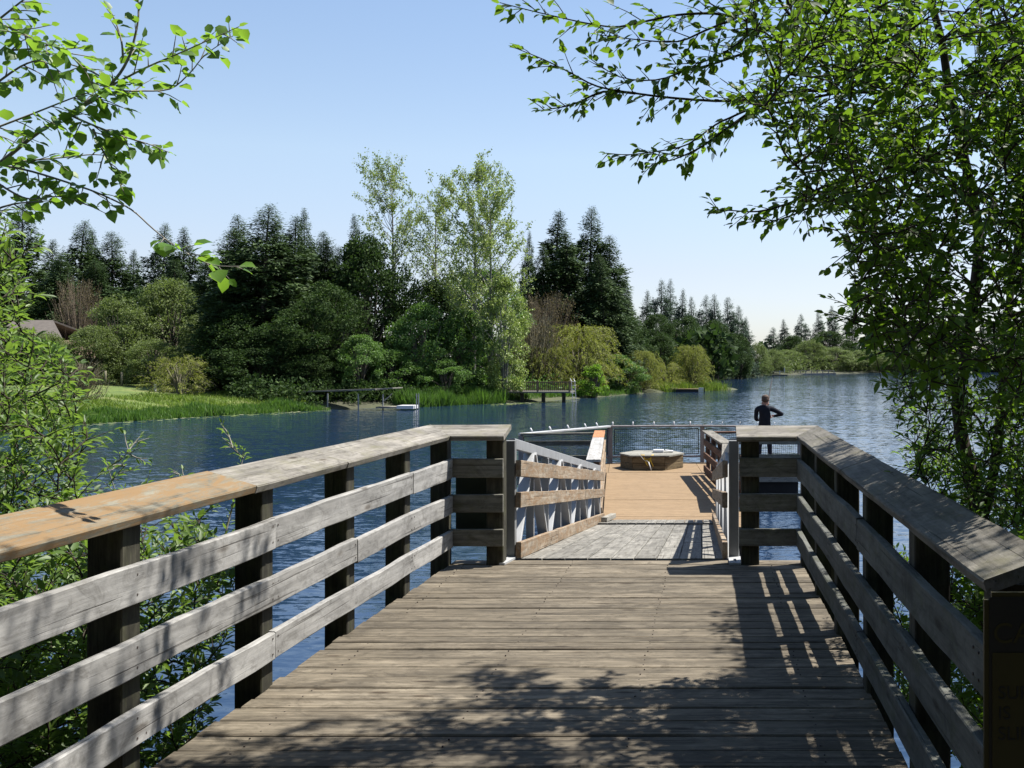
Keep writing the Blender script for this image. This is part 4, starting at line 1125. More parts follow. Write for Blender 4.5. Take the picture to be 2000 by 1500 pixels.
TREES = [
 # left: conifers behind the lawn
 ('fir0', -40, 100, 425, 190, 'fir_tree', 'tall dark fir cut by the left edge of the photo behind the lawn'),
 ('fir1', 42, 108, 402, 150, 'fir_tree', 'tall dark fir behind the house at far left, its tip a narrow spire'),
 ('fir3', 96, 112, 470, 120, 'fir_tree', 'shorter dark fir between two taller ones behind the house'),
 ('fir2', 146, 106, 432, 140, 'fir_tree', 'broad dark fir rising behind the bare brown tree'),
 ('fir0', 178, 114, 450, 100, 'fir_tree', 'slim fir close against the right side of the broad fir'),
 ('fir1', 222, 108, 455, 130, 'fir_tree', 'dark fir with jagged top right of the bare brown tree'),
 ('fir3', 258, 112, 490, 90, 'fir_tree', 'small pointed fir left of the gap in the skyline'),
 ('fir2', 320, 110, 440, 110, 'fir_tree', 'dark fir just right of the skyline gap, behind the light green shrubs'),
 ('fir0', 358, 106, 447, 110, 'fir_tree', 'round-topped dark fir above the light green shrubs'),
 ('fir1', 400, 112, 500, 110, 'fir_tree', 'low dark fir in the shadowed dip left of the evergreen mass'),
 ('dark0', 290, 100, 560, 190, 'evergreen_tree', 'dark rounded evergreen behind the light green shrubs', ),
 ('dark2', 30, 98, 570, 190, 'evergreen_tree', 'dark rounded evergreen behind the roof of the house'),
 ('brown0', 150, 92, 545, 120, 'bare_tree', 'brown bare twiggy tree beside the house roof'),
 ('light0', 335, 84, 540, 205, 'alder_tree', 'large light green rounded alder left of the black evergreen mass'),
 ('light1', 232, 80, 572, 165, 'alder_tree', 'light green rounded alder in the middle of the pale thicket'),
 ('light2', 180, 77, 635, 130, 'shrub', 'low light green shrub at the back of the lawn'),
 ('mid2', 45, 74, 655, 200, 'shrub', 'grey green shrub in front of the house, behind the left branches'),
 ('light0', -60, 72, 640, 190, 'shrub', 'light green shrub at the far left edge of the lawn'),
 ('light2', 395, 80, 610, 110, 'shrub', 'light green shrub touching the black evergreen mass'),
 ('light1', 300, 76, 660, 140, 'shrub', 'light green shrub right behind the yellow willow on the lawn'),
 ('grey0', 152, 58, 722, 95, 'bare_shrub', 'grey bare shrub standing near the water on the left lawn'),
 ('light0', 48, 76, 638, 120, 'shrub', 'olive green shrub covering the left half of the house'),
 ('light2', 96, 79, 648, 110, 'shrub', 'olive green shrub covering the right half of the house'),
 ('wil2', 352, 68, 690, 120, 'willow_shrub', 'small yellow willow shrub with drooping twigs on the lawn bank'),
 ('fir2', 118, 96, 500, 130, 'fir_tree', 'dark fir directly behind the bare brown tree, lower than the row behind'),
 ('fir1', 196, 98, 510, 130, 'fir_tree', 'dark fir low in the row behind the pale thicket'),
 ('fir0', 10, 94, 500, 150, 'fir_tree', 'dark fir right behind the roof of the house'),
 ('fir3', 340, 98, 510, 150, 'fir_tree', 'wide dark fir just above the largest light green alder'),
 ('fir1', 425, 84, 505, 130, 'fir_tree', 'dark fir at the left edge of the centre-left dark mass'),
 ('fir2', 490, 78, 425, 150, 'fir_tree', 'dark fir merging into the left of the largest one'),
 ('fir3', 542, 79, 432, 160, 'fir_tree', 'dark fir merging into the right of the largest one'),
 ('fir0', 625, 80, 470, 150, 'fir_tree', 'dark fir between the big mass and the round evergreen'),
 ('fir1', 665, 84, 485, 130, 'fir_tree', 'low dark fir touching the round evergreen'),
 ('fir2', 440, 73, 560, 130, 'fir_tree', 'dark young fir at the edge of the lawn shade'),
 ('fir0', 1115, 98, 455, 150, 'fir_tree', 'dark fir filling between the two tall firs from the front'),
 ('fir3', 1060, 98, 480, 120, 'fir_tree', 'dark fir left in front of the tall fir pair'),
 ('fir2', 1185, 98, 500, 140, 'fir_tree', 'dark fir right in front of the tall fir pair'),
 ('fir1', 1228, 102, 590, 80, 'fir_tree', 'small dark fir at the right foot of the tall fir group'),
 # the large dark group
 ('fir2', 515, 75, 402, 210, 'fir_tree', 'largest dark fir of the centre-left group with twin tips'),
 ('fir1', 455, 76, 448, 170, 'fir_tree', 'dark fir on the left shoulder of the centre-left group'),
 ('fir0', 572, 77, 425, 150, 'fir_tree', 'dark fir on the right shoulder of the largest one'),
 ('fir3', 600, 92, 410, 95, 'fir_tree', 'slim spiky fir standing above the centre of the dark group'),
 ('fir1', 640, 94, 455, 110, 'fir_tree', 'low dark fir between the spiky fir and the round evergreen'),
 ('fir2', 697, 96, 420, 80, 'fir_tree', 'dark pointed fir tip left of the first poplar'),
 ('dark1', 470, 73, 600, 200, 'evergreen_tree', 'black shaded evergreen above the end of the lawn'),
 ('dark0', 430, 73, 620, 150, 'evergreen_tree', 'low black evergreen overhanging the lawn corner'),
 ('dark2', 575, 72, 600, 200, 'evergreen_tree', 'black shaded evergreen above the raised pale footbridge'),
 ('dark0', 520, 71, 650, 200, 'evergreen_tree', 'low dark evergreen at the water behind the raised footbridge'),
 ('dark1', 722, 80, 458, 235, 'evergreen_tree', 'big rounded mid green tree left below the poplars'),
 ('dark2', 640, 74, 545, 190, 'evergreen_tree', 'dark green leafy tree over the right end of the footbridge'),
 ('mid0', 705, 71, 650, 110, 'shrub', 'grey green shrub by the end of the raised footbridge'),
 ('dark0', 610, 70, 690, 130, 'shrub', 'low dark shrub directly under the raised footbridge roof'),
 ('mid1', 822, 75, 590, 150, 'broadleaf_tree', 'mid green bushy tree in front of the poplar trunks'),
 ('mid0', 905, 78, 600, 150, 'broadleaf_tree', 'mid green bushy tree right of the bushy one under the poplars'),
 ('mid2', 770, 73, 680, 130, 'shrub', 'low mid green shrub above the small low float'),
 ('dark1', 850, 84, 545, 200, 'evergreen_tree', 'darker leafy tree behind the poplar trunks'),
 ('mid1', 870, 74, 700, 110, 'shrub', 'low leafy shrub above the bright reeds'),
 ('mid0', 940, 88, 520, 190, 'broadleaf_tree', 'mid green tree filling in behind the right poplar'),
 # poplars
 ('pop0', 772, 84, 352, 118, 'poplar_tree', 'tall sparse poplar at the left of the poplar group'),
 ('pop1', 852, 85, 405, 90, 'poplar_tree', 'thin small poplar between the two tallest ones'),
 ('pop2', 928, 81, 352, 140, 'poplar_tree', 'tallest poplar with straight pale trunk in the centre'),
 ('pop3', 960, 78, 400, 120, 'poplar_tree', 'poplar leaning right at the right of the poplar group'),
 ('pop4', 985, 77, 530, 110, 'poplar_tree', 'dense pale-leaved poplar reaching down to the wooden deck'),
 # centre right
 ('brown0', 1068, 92, 572, 150, 'bare_tree', 'brown bare rounded tree behind the yellow willow'),
 ('grey0', 1040, 87, 640, 120, 'bare_shrub', 'grey twiggy shrub behind the wooden deck'),
 ('fir3', 1030, 104, 455, 60, 'fir_tree', 'narrow fir tip just right of the poplars'),
 ('fir0', 1080, 106, 412, 150, 'fir_tree', 'left one of the two tall dark firs right of the poplars'),
 ('fir2', 1155, 110, 408, 140, 'fir_tree', 'right one of the two tall dark firs right of the poplars'),
 ('fir1', 1195, 108, 462, 130, 'fir_tree', 'dark fir stepping down right of the two tall firs'),
 ('fir3', 1222, 106, 545, 90, 'fir_tree', 'lowest dark fir on the right slope of the tall fir group'),
 ('dark2', 1170, 104, 600, 160, 'evergreen_tree', 'black evergreen filling the foot of the tall fir group'),
 ('dark1', 1110, 104, 610, 160, 'evergreen_tree', 'black evergreen behind the brown bare tree'),
 ('dark0', 1225, 101, 620, 80, 'evergreen_tree', 'dark evergreen at the right foot of the tall firs'),
 ('wil0', 1128, 91, 625, 210, 'willow_tree', 'large yellow green willow right of the wooden deck'),
 ('wil1', 1065, 87, 668, 120, 'willow_tree', 'duller yellow willow directly behind the wooden deck'),
 ('lime0', 1160, 86, 710, 62, 'shrub', 'bright lime green shrub at the foot of the large willow'),
 ('mid2', 1210, 95, 690, 110, 'shrub', 'dark green shrub between the large willow and the next'),
 ('wil1', 1258, 99, 678, 100, 'willow_tree', 'yellow green willow behind the small gangplank'),
 ('wil0', 1350, 106, 668, 100, 'willow_tree', 'rounded yellow willow with leaning trunk by the small black dock'),
 ('wil2', 1300, 104, 705, 80, 'willow_shrub', 'low yellow willow shrub left of the leaning willow'),
 ('dark1', 1290, 116, 650, 110, 'evergreen_tree', 'dark evergreen between the willows over the point'),
 # second headland
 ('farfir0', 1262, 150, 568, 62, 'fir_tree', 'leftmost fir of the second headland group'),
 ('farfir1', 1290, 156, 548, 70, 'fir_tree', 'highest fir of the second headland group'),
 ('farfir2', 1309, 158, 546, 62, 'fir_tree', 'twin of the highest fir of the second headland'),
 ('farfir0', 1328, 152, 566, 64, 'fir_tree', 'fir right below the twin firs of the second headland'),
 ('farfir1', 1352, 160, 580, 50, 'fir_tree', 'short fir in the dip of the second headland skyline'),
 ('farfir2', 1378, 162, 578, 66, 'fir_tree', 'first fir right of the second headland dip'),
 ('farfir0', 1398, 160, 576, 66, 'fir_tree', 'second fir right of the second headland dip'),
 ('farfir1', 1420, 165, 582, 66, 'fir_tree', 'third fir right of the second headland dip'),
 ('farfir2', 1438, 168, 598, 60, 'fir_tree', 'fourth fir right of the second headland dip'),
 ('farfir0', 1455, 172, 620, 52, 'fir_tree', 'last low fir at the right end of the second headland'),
 ('dark0', 1284, 142, 610, 100, 'evergreen_tree', 'dark round evergreen below the twin firs of the second headland'),
 ('dark2', 1345, 146, 615, 110, 'evergreen_tree', 'dark round evergreen in the middle of the second headland'),
 ('dark1', 1400, 150, 625, 100, 'evergreen_tree', 'dark round evergreen at the water on the second headland'),
 ('dark0', 1445, 165, 650, 70, 'evergreen_tree', 'dark evergreen behind the lime trees of the second headland'),
 ('light1', 1412, 156, 645, 44, 'broadleaf_tree', 'slim bright green tree at the tip of the second headland'),
 ('light0', 1446, 175, 660, 60, 'broadleaf_tree', 'yellow green tree on the second headland shore'),
 ('light2', 1478, 185, 668, 60, 'broadleaf_tree', 'pale green tree near the far dock'),
 ('wil1', 1440, 178, 680, 60, 'willow_tree', 'pale yellow willow on the far shore left of the far dock'),
 ('light1', 1510, 205, 680, 60, 'shrub', 'pale green shrub right behind the far dock'),
 # far shore
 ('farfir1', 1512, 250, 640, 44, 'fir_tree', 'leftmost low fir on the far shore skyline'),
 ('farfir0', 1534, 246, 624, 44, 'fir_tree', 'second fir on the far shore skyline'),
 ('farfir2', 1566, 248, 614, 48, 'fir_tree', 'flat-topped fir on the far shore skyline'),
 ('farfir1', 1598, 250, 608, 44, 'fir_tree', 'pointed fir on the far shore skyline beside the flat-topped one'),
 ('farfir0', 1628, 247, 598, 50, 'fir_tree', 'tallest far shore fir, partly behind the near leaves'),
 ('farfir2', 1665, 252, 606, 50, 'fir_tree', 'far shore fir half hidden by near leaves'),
 ('dark1', 1550, 240, 655, 90, 'evergreen_tree', 'blue green evergreen at the foot of the far shore firs'),
 ('dark0', 1620, 242, 645, 110, 'evergreen_tree', 'dark evergreen below the tallest far shore fir'),
 ('light0', 1535, 222, 682, 90, 'shrub', 'pale green willow thicket nearest the far dock railing'),
 ('light2', 1582, 226, 663, 80, 'shrub', 'highest pale green thicket on the far shore'),
 ('light1', 1630, 230, 676, 100, 'shrub', 'wide pale green thicket on the far shore right of the highest one'),
 ('light0', 1690, 236, 682, 110, 'shrub', 'pale green thicket on the far shore left of the near trunk'),
 ('light2', 1750, 240, 684, 100, 'shrub', 'low pale green thicket on the far shore behind near leaves'),
]
for t in TREES:
    place(t[0], t[1], t[2], t[3], t[4], t[5], t[6], 'shrub' if 'shrub' in t[5] else 'tree')
r = random.Random(12)
FP = ['first after the half hidden far fir', 'second after the half hidden far fir', 'left of the near trunk', 'in line with the near trunk', 'right of the near trunk', 'at the right frame edge', 'just past the right frame edge'] + ['%s past the right frame edge' % w for w in ('second', 'third', 'fourth', 'fifth', 'sixth', 'seventh', 'eighth', 'ninth')]
FP2 = ['in line with the near trunk', 'right of the near trunk', 'near the right frame edge'] + ['%s past the right frame edge' % w for w in ('first', 'second', 'third', 'fourth', 'fifth', 'sixth')]
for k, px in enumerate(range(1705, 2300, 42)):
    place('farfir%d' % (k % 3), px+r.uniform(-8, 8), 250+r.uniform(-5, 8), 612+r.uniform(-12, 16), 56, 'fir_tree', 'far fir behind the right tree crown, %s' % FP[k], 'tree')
for k, px in enumerate(range(1800, 2300, 70)):
    place('light%d' % (k % 3), px, 248, 688, 110, 'shrub', 'pale far shore thicket behind the right tree, %s' % FP2[k], 'shrub')
# unseen trees added behind and beside the viewer to shade the near pier
def place_at(key, X, Y, ht, w, name, label):
    crown, trunk, H, R = PROTO[key]
    t = thing(name, label, 'tree', (X, Y, gz(X, Y)-.1), None, random.uniform(0, 6.28))
    for nm, me in (('crown', crown), ('trunk', trunk)):
        o = bpy.data.objects.new(nm, me); COL.objects.link(o); o.parent = t
        o.scale = (w/(2*R), w/(2*R), ht/H)
for key, X, Y, ht, w, lab in (('dark0', -6.5, -4.5, 9.5, 7.5, 'unseen bushy tree added for shade on the bank behind the near end of the left railing'),
        ('dark1', -1.5, -7.5, 11, 8, 'unseen bushy tree added for shade straight behind the landward end of the pier'),
        ('dark2', 4.5, -5.5, 10.5, 8, 'unseen bushy tree added for shade on the bank behind the caution sign'),
        ('dark1', 2.6, -3.4, 8.6, 6.0, 'unseen bushy tree added for shade, leaning over the near end of the right railing'),
        ('dark2', -4.9, -2.2, 8.0, 5.5, 'unseen bushy tree added for shade close beside the near end of the left railing'),
        ('dark0', 7.6, -0.2, 9.0, 6.5, 'unseen bushy tree added for shade on the bank beside the right railing, nearest the landward end'),
        ('dark1', 7.9, 5.2, 6.8, 5.0, 'unseen bushy tree added for shade by the water outside the right edge of the view'),
        ('dark2', -10.5, 0.5, 8, 6.5, 'unseen bushy tree added for shade by the water outside the left edge of the view'),
        ('dark0', -13, -9, 13, 10, 'unseen large tree added for shade far back on the left bank behind the viewer'),
        ('dark2', 12, -9, 13, 10, 'unseen large tree added for shade far back on the right bank behind the viewer')):
    place_at(key, X, Y, ht, w, 'added_shade_tree', lab)
# distant woodland that closes the views between the trunks
mbx = []
rng = np.random.default_rng(5)
Vw = []; Tw = []; off = 0
for (xa, ya, xb, yb, h_, n) in ((-95, 118, 2, 132, 6.0, 9000), (-8, 175, 4, 185, 6, 1500), (10, 262, 120, 275, 6.5, 6000), (-120, 60, -75, 120, 9, 4000)):
    f = rng.uniform(0, 1, n)
    P = np.stack([xa+(xb-xa)*f, ya+(yb-ya)*f+rng.normal(size=n)*1.5, -0.6+rng.uniform(0, 1, n)**0.8*h_*(0.8+0.2*np.sin(f*60))], 1)
    v_, t_ = scatter(DIA, DIA_T, P, rnd_unit(n, rng), rnd_unit(n, rng), rng.uniform(0.6, 1.4, n))
    Vw.append(v_); Tw.append(t_+off); off += len(v_)
tag(link('woodland', np_mesh('woodland', np.concatenate(Vw), np.concatenate(Tw), M['f_dark'])), 'dark wood closing the view behind the shore trees', 'woodland', kind='stuff')

# ---- reeds, bank grass, lily pads
def undergrowth(pts, n, h, mat, seed, label, inl=(0.6, 4.0), leaf=.2):
    rng = np.random.default_rng(seed)
    poly = np.array(pts, float); seg_ = np.hypot(*(poly[1:]-poly[:-1]).T); cum = np.concatenate([[0], np.cumsum(seg_)])
    nc = max(8, n//110); s_ = rng.uniform(0, cum[-1], nc)
    i = np.clip(np.searchsorted(cum, s_)-1, 0, len(seg_)-1); t = (s_-cum[i])/seg_[i]; p = poly[i]+(poly[i+1]-poly[i])*t[:, None]
    d = (poly[i+1]-poly[i])/seg_[i][:, None]; nr = np.stack([-d[:, 1], d[:, 0]], 1)
    q = p+nr*rng.uniform(inl[0], inl[1], nc)[:, None]
    hh = h*(0.35+0.65*rng.uniform(0, 1, nc)**1.5)
    P = []; D = []
    for k in range(nc):
        m_ = 110; u_ = rnd_unit(m_, rng); r_ = rng.uniform(.2, 1, m_)**.5
        c = np.array([q[k, 0], q[k, 1], max(gz(q[k, 0], q[k, 1]), WZ)+hh[k]*.45])
        x_ = c+u_*r_[:, None]*np.array([hh[k]*.75, hh[k]*.75, hh[k]*.6]); x_[:, 2] = np.maximum(x_[:, 2], WZ+.03)
        P.append(x_); D.append(u_+rng.normal(size=(m_, 3))*.7)
    P = np.concatenate(P); D = np.concatenate(D)
    V_, T_ = scatter(DIA, DIA_T, P, D, rnd_unit(len(P), rng)+[0, 0, .6], rng.uniform(.6, 1.4, len(P))*leaf)
    tag(link('undergrowth', np_mesh('undergrowth', V_, T_, mat)), label, 'undergrowth', kind='stuff')
undergrowth([sh(560, 803), sh(640, 799), sh(830, 793)], 12000, 1.7, M['f_dark'], 41, 'dark tangled undergrowth under the black evergreens', (0.3, 6))
undergrowth([sh(810, 793), sh(1000, 785), sh(1100, 779)], 7000, 1.8, M['f_mid'], 42, 'green undergrowth at the feet of the poplars', (1.0, 6))
undergrowth([sh(1120, 777), sh(1250, 768), sh(1420, 760)], 7000, 1.7, M['f_yel'], 43, 'yellow green undergrowth below the willows', (0.7, 5))
undergrowth([(-1.4, 132), (-1.0, 165), sh(1440, 735.6), sh(1500, 732.8)], 9000, 3.6, M['f_mid'], 44, 'mixed undergrowth along the second headland', (0.5, 5), .28)
undergrowth([sh(1490, 733), sh(1600, 730.2), sh(1760, 727.4), sh(2000, 725.8)], 16000, 4.2, M['f_light'], 45, 'continuous pale thicket along the far shore', (0.5, 9), .32)
undergrowth([(-45, 82), (-36, 84), (-27, 86), (-20, 84)], 9000, 2.6, M['f_light'], 46, 'loose bushes along the back edge of the lawn', (-1.5, 3), .18)
def blades(name, poly, n, h, w, mat, seed, label, cat, jitter=1.0, inland=(0.0, 1.0), lean=.25):
    rng = np.random.default_rng(seed)
    poly = np.array(poly, float); seg_ = np.hypot(*(poly[1:]-poly[:-1]).T); cum = np.concatenate([[0], np.cumsum(seg_)])
    s = rng.uniform(0, cum[-1], n); i = np.clip(np.searchsorted(cum, s)-1, 0, len(seg_)-1)
    t = (s-cum[i])/seg_[i]; p = poly[i]+(poly[i+1]-poly[i])*t[:, None]
    d = (poly[i+1]-poly[i])/seg_[i][:, None]; nrm = np.stack([-d[:, 1], d[:, 0]], 1)
    q = p + nrm*rng.uniform(inland[0], inland[1], n)[:, None]
    z = np.maximum(ground_z(q[:, 0], q[:, 1]), WZ-0.02)
    P = np.stack([q[:, 0], q[:, 1], z-0.02], 1)
    D = np.stack([rng.normal(size=n)*lean, rng.normal(size=n)*lean, np.ones(n)], 1)
    clump = 0.7+0.5*np.sin(s*1.7)*np.sin(s*0.61+2)
    hh = rng.uniform(0.6, 1.15, n)*h*np.clip(clump, .55, 1.2)
    shape = np.array([(0, -.5*w/h, 0), (0, .5*w/h, 0), (.6, .42*w/h, .04), (.6, -.42*w/h, .04), (1, 0, .16)])
    tr = np.array([(0, 1, 2), (0, 2, 3), (3, 2, 4)])
    V_, T_ = scatter(shape, tr, P, D, rnd_unit(n, rng), hh)
    return tag(link(name, np_mesh(name, V_, T_, mat)), label, cat, kind='stuff')
left_shore = [sh(-100, 843), sh(0, 838), sh(150, 829), sh(400, 813), sh(640, 800.5)]
blades('reeds', left_shore, 15000, 0.5, 0.05, M['reed'], 3, 'green reeds along the water edge of the left lawn', 'reeds', inland=(-0.3, 2.0))
blades('bank_grass', left_shore[1:], 14000, 0.35, 0.05, M['grass'], 4, 'rough yellow green grass on the slope of the left lawn', 'grass', inland=(1.8, 9.5), lean=.5)
blades('reeds', [sh(805, 796), sh(900, 791), sh(985, 787.5)], 7000, 1.15, 0.05, M['reed'], 5, 'tall bright green reeds between the small float and the wooden deck', 'reeds', inland=(-0.3, 1.8))
blades('reeds', [sh(990, 787), sh(1100, 780), sh(1190, 774.5), sh(1260, 768.5)], 5000, 0.6, 0.05, M['reed'], 6, 'low reeds under and right of the wooden deck', 'reeds', inland=(0.2, 2.4))
blades('reeds', [sh(1300, 766.2), sh(1425, 762.7)], 2600, 0.9, 0.06, M['grass'], 8, 'yellow green reeds on the point right of the small black dock', 'reeds', inland=(-0.2, 2.2))
def pads(name, pts, n, spread, size, mat, seed, label):
    rng = np.random.default_rng(seed); Vv = []; Tt = []
    off = 0
    for i in range(n):
        a_ = pts[i % (len(pts)-1)]; b_ = pts[i % (len(pts)-1)+1]; t = rng.uniform()
        c = np.array([a_[0]+(b_[0]-a_[0])*t, a_[1]+(b_[1]-a_[1])*t])+rng.normal(size=2)*spread
        rr_ = size*rng.uniform(.6, 1.2); a0 = rng.uniform(0, 6.28); tilt = rng.uniform(-.25, .25)
        ring = [(c[0]+rr_*math.cos(a0+k*5.9/7), c[1]+rr_*math.sin(a0+k*5.9/7), WZ+0.008+rng.uniform(0, .004)+tilt*rr_*math.cos(k*.9)*.25+abs(tilt)*rr_*.25) for k in range(8)]
        Vv += [(c[0], c[1], WZ+0.008+abs(tilt)*rr_*.2)]+ring
        for k in range(7): Tt.append((off, off+1+k, off+2+k))
        off += 9
    return tag(link(name, np_mesh(name, Vv, Tt, mat)), label, 'lily pads', kind='stuff')
pads('lily_pads', [sh(150, 832), sh(400, 815), sh(640, 802.5)], 190, 0.6, 0.12, M['lily'], 2, 'pale lily pads floating along the reeds of the left lawn')
pads('lily_pads', [sh(975, 791), sh(1080, 784)], 150, 0.5, 0.14, M['lily'], 3, 'pale lily pads floating in front of the wooden deck')
pads('lily_pads', [(-3.4, 8.3), (-3.0, 6.6), (-3.2, 11)], 60, 0.55, 0.07, M['lily_red'], 4, 'small reddish lily pads floating beside the left railing')

# ------------------------------------------------------------------ far docks, house and small things on the shore
fb = thing('footbridge', 'long pale raised footbridge on thin legs over the water under the dark trees', 'footbridge', at(680, 770, 67))
A = at(560, 766, 69); B = at(745, 760, 66); C_ = at(777, 757.5, 65.6)
board('walkway', fb, A, B, 1.1, 0.10, M['pale_dock'], plain=True); board('walkway', fb, B+Vector((.02, 0, .01)), C_, 1.0, 0.06, M['pale_dock'], plain=True)
for px, yy in ((748, 0), (700, 0), (640, .3)):
    p = at(px, 770, 66.3+yy); board('leg', fb, (p.x, p.y, WZ-.6), (p.x, p.y, A.z-0.02), 0.07, 0.07, M['alu'], up=(0, 1, 0), plain=True)
mb = MB(); p = at(758, 775, 66.1); mb.tube([(p.x-.3, p.y, WZ+.5), (p.x, p.y, WZ+.75), (p.x+.25, p.y, WZ+1.0)], .03, 5); mb.build('brace', M['alu'], fb)
lf = thing('small_float', 'small low pale float with two thin posts beside the raised footbridge', 'dock', at(780, 795, 66))
p = at(762, 796, 66.0); q = at(790, 796, 66.0)
board('float_deck', lf, (p.x-.7, p.y, WZ+.16), (q.x-.3, p.y, WZ+.16), 1.2, 0.08, M['pale_dock'], plain=True)
board('float_deck', lf, (q.x-.28, p.y-.1, WZ+.18), (q.x+.75, p.y-.1, WZ+.18), 1.2, 0.2, M['white'], plain=True)
for dx in (.85, .98): board('post', lf, (q.x+dx, p.y-.4, WZ-.5), (q.x+dx, p.y-.4, WZ+1.0), .05, .05, M['alu'], up=(0, 1, 0), plain=True)
# wooden deck with balusters
wd = thing('wooden_deck', 'brown wooden waterside deck on dark piles with a balustrade and ladder', 'deck', at(1050, 768, 82))
YD = 77.0
p0 = at(955, 766, YD); p1 = at(1115, 766, YD)
zf = p0.z
board('deck_floor', wd, (p0.x, YD+1.0, zf), (p1.x, YD+1.0, zf), 2.2, 0.12, M['pale_dock'], plain=True)
zt = at(0, 746.5, YD).z
board('top_rail', wd, (at(985, 0, YD).x, YD, zt), (p1.x, YD, zt), 0.12, 0.07, M['brown_dock'], plain=True)
board('bottom_rail', wd, (at(985, 0, YD).x, YD, zf+.14), (p1.x, YD, zf+.14), 0.06, 0.06, M['brown_dock'], plain=True)
for k in range(34):
    x = at(985, 0, YD).x + (p1.x-at(985, 0, YD).x)*k/33
    board('baluster', wd, (x, YD-.02, zf+.1), (x, YD-.02, zt-.03), .06, .035, M['brown_dock'], up=(0, 1, 0), plain=True, bev=0)
for px in (1018, 1060, 1100, 975):
    x = at(px, 0, YD).x; board('pile', wd, (x, YD+.3, WZ-1), (x, YD+.3, zf-.06), .24, .24, M['post'], up=(0, 1, 0), plain=True)
for px in (985, 1050, 1112): x = at(px, 0, YD).x; board('rail_post', wd, (x, YD, zf), (x, YD, zt+.12), .11, .11, M['brown_dock'], up=(0, 1, 0), plain=True)
mb = MB(); x = p1.x
for dx in (.08, .32): mb.tube([(x+dx-.1, YD-.2, zt+.25), (x+dx, YD-.35, zt+.1), (x+dx+.15, YD-.5, WZ-.3)], .025, 5)
for k in range(6): z = WZ+.1+k*.28; mb.tube([(x+.1, YD-.42, z), (x+.42, YD-.42, z)], .018, 4)
mb.build('ladder', M['alu_white'], wd)
# white and yellow boat pulled up left of the deck
ky = thing('rowing_boat', 'small white boat pulled up on shore left of the wooden deck', 'boat', at(950, 762, 83))
mb = MB(); c = at(948, 762, 83)
ring = []
for k in range(11):
    t = k/10*2-1; wv = .45*(1-t*t)**.6; ring.append((c.x+t*1.0, wv))
V_ = []; F_ = []
for (x_, w_) in ring: V_ += [(x_, c.y-w_, c.z+.22), (x_, c.y, c.z-.12), (x_, c.y+w_, c.z+.22)]
for k in range(10): a_ = k*3; F_ += [(a_, a_+1, a_+4, a_+3), (a_+1, a_+2, a_+5, a_+4)]
mb.add(V_, F_); mb.build('hull', M['white'], ky)
mb = MB(); mb.tube([(x_, c.y-w_-.01, c.z+.23) for x_, w_ in ring], .035, 5); mb.build('gunwale', M['yellow'], ky)
# black dock with gangplank by the point
bd = thing('black_dock', 'low black dock with pale gangplank and bright end beside the leaning willow', 'dock', at(1310, 765, 101))
Yb = 100.5
a_ = at(1296, 0, Yb).x; b_ = at(1364, 0, Yb).x; c_ = at(1376, 0, Yb).x
z1 = at(0, 760, Yb).z
board('dock_body', bd, (a_, Yb+.6, (WZ+z1)/2-.05), (b_, Yb+.6, (WZ+z1)/2-.05), 1.2, z1-WZ-.05, M['black'], plain=True)
board('dock_top', bd, (a_, Yb+.6, z1), (b_, Yb+.6, z1), 1.3, .05, M['brown_dock'], plain=True)
for k in range(3): board('end_board', bd, (b_+.02, Yb+.02, WZ+.08+.14*k), (c_-.1, Yb+.02, WZ+.08+.14*k), .05, .11, M['white'], plain=True)
board('end_post', bd, (c_, Yb, WZ-.3), (c_, Yb, z1+.1), .1, .1, M['post'], up=(0, 1, 0), plain=True)
board('gangplank', bd, at(1243, 758, Yb+2), (a_+1.2, Yb+.6, z1+.06), .8, .06, M['pale_dock'], plain=True)
# far dock with railing
fd = thing('far_dock', 'long far dock with low white-posted railing on the far shore', 'dock', at(1560, 728, 215))
Yf = 212
for (xa, xb) in ((1540, 1630), ):
    board('walkway', fd, at(xa, 731, Yf), at(xb, 729.5, Yf+3), 1.5, .3, M['pale_dock'], plain=True)
    board('rail', fd, at(xa-20, 724.5, Yf), at(xb, 723.8, Yf+3), .12, .12, M['pale_dock'], plain=True)
for k in range(8):
    p = at(1552+k*11, 730, Yf+k*.3); board('rail_post', fd, (p.x, p.y, WZ), (p.x, p.y, at(0, 724, Yf).z), .16, .16, M['pale_dock'], up=(0, 1, 0), plain=True)
fo = thing('far_float', 'dark flat float with a slanting white pole at left end of the far dock', 'dock', at(1515, 733, 200))
board('float_body', fo, at(1492, 733, 200), at(1537, 732.6, 200), 3, .22, M['post'], plain=True)
board('rail', fo, at(1500, 726, 200), at(1530, 725.6, 200), .08, .1, M['pale_dock'], plain=True)
p = at(1523, 731, 200); board('post', fo, p, p+Vector((0, 0, .7)), .12, .12, M['white'], up=(0, 1, 0), plain=True)
p = at(1532, 728, 200); board('post', fo, p, p+Vector((0, 0, .9)), .14, .14, M['white'], up=(0, 1, 0), plain=True)
board('pole', fo, at(1490, 729, 199), at(1497, 735, 199), .14, .14, M['white'], plain=True)
sd = thing('far_float', 'small low float under trees on the second headland shore', 'dock', at(1405, 735, 160))
board('float_body', sd, at(1396, 734.6, 158), at(1413, 737, 158), 1.6, .12, M['pale_dock'], plain=True)
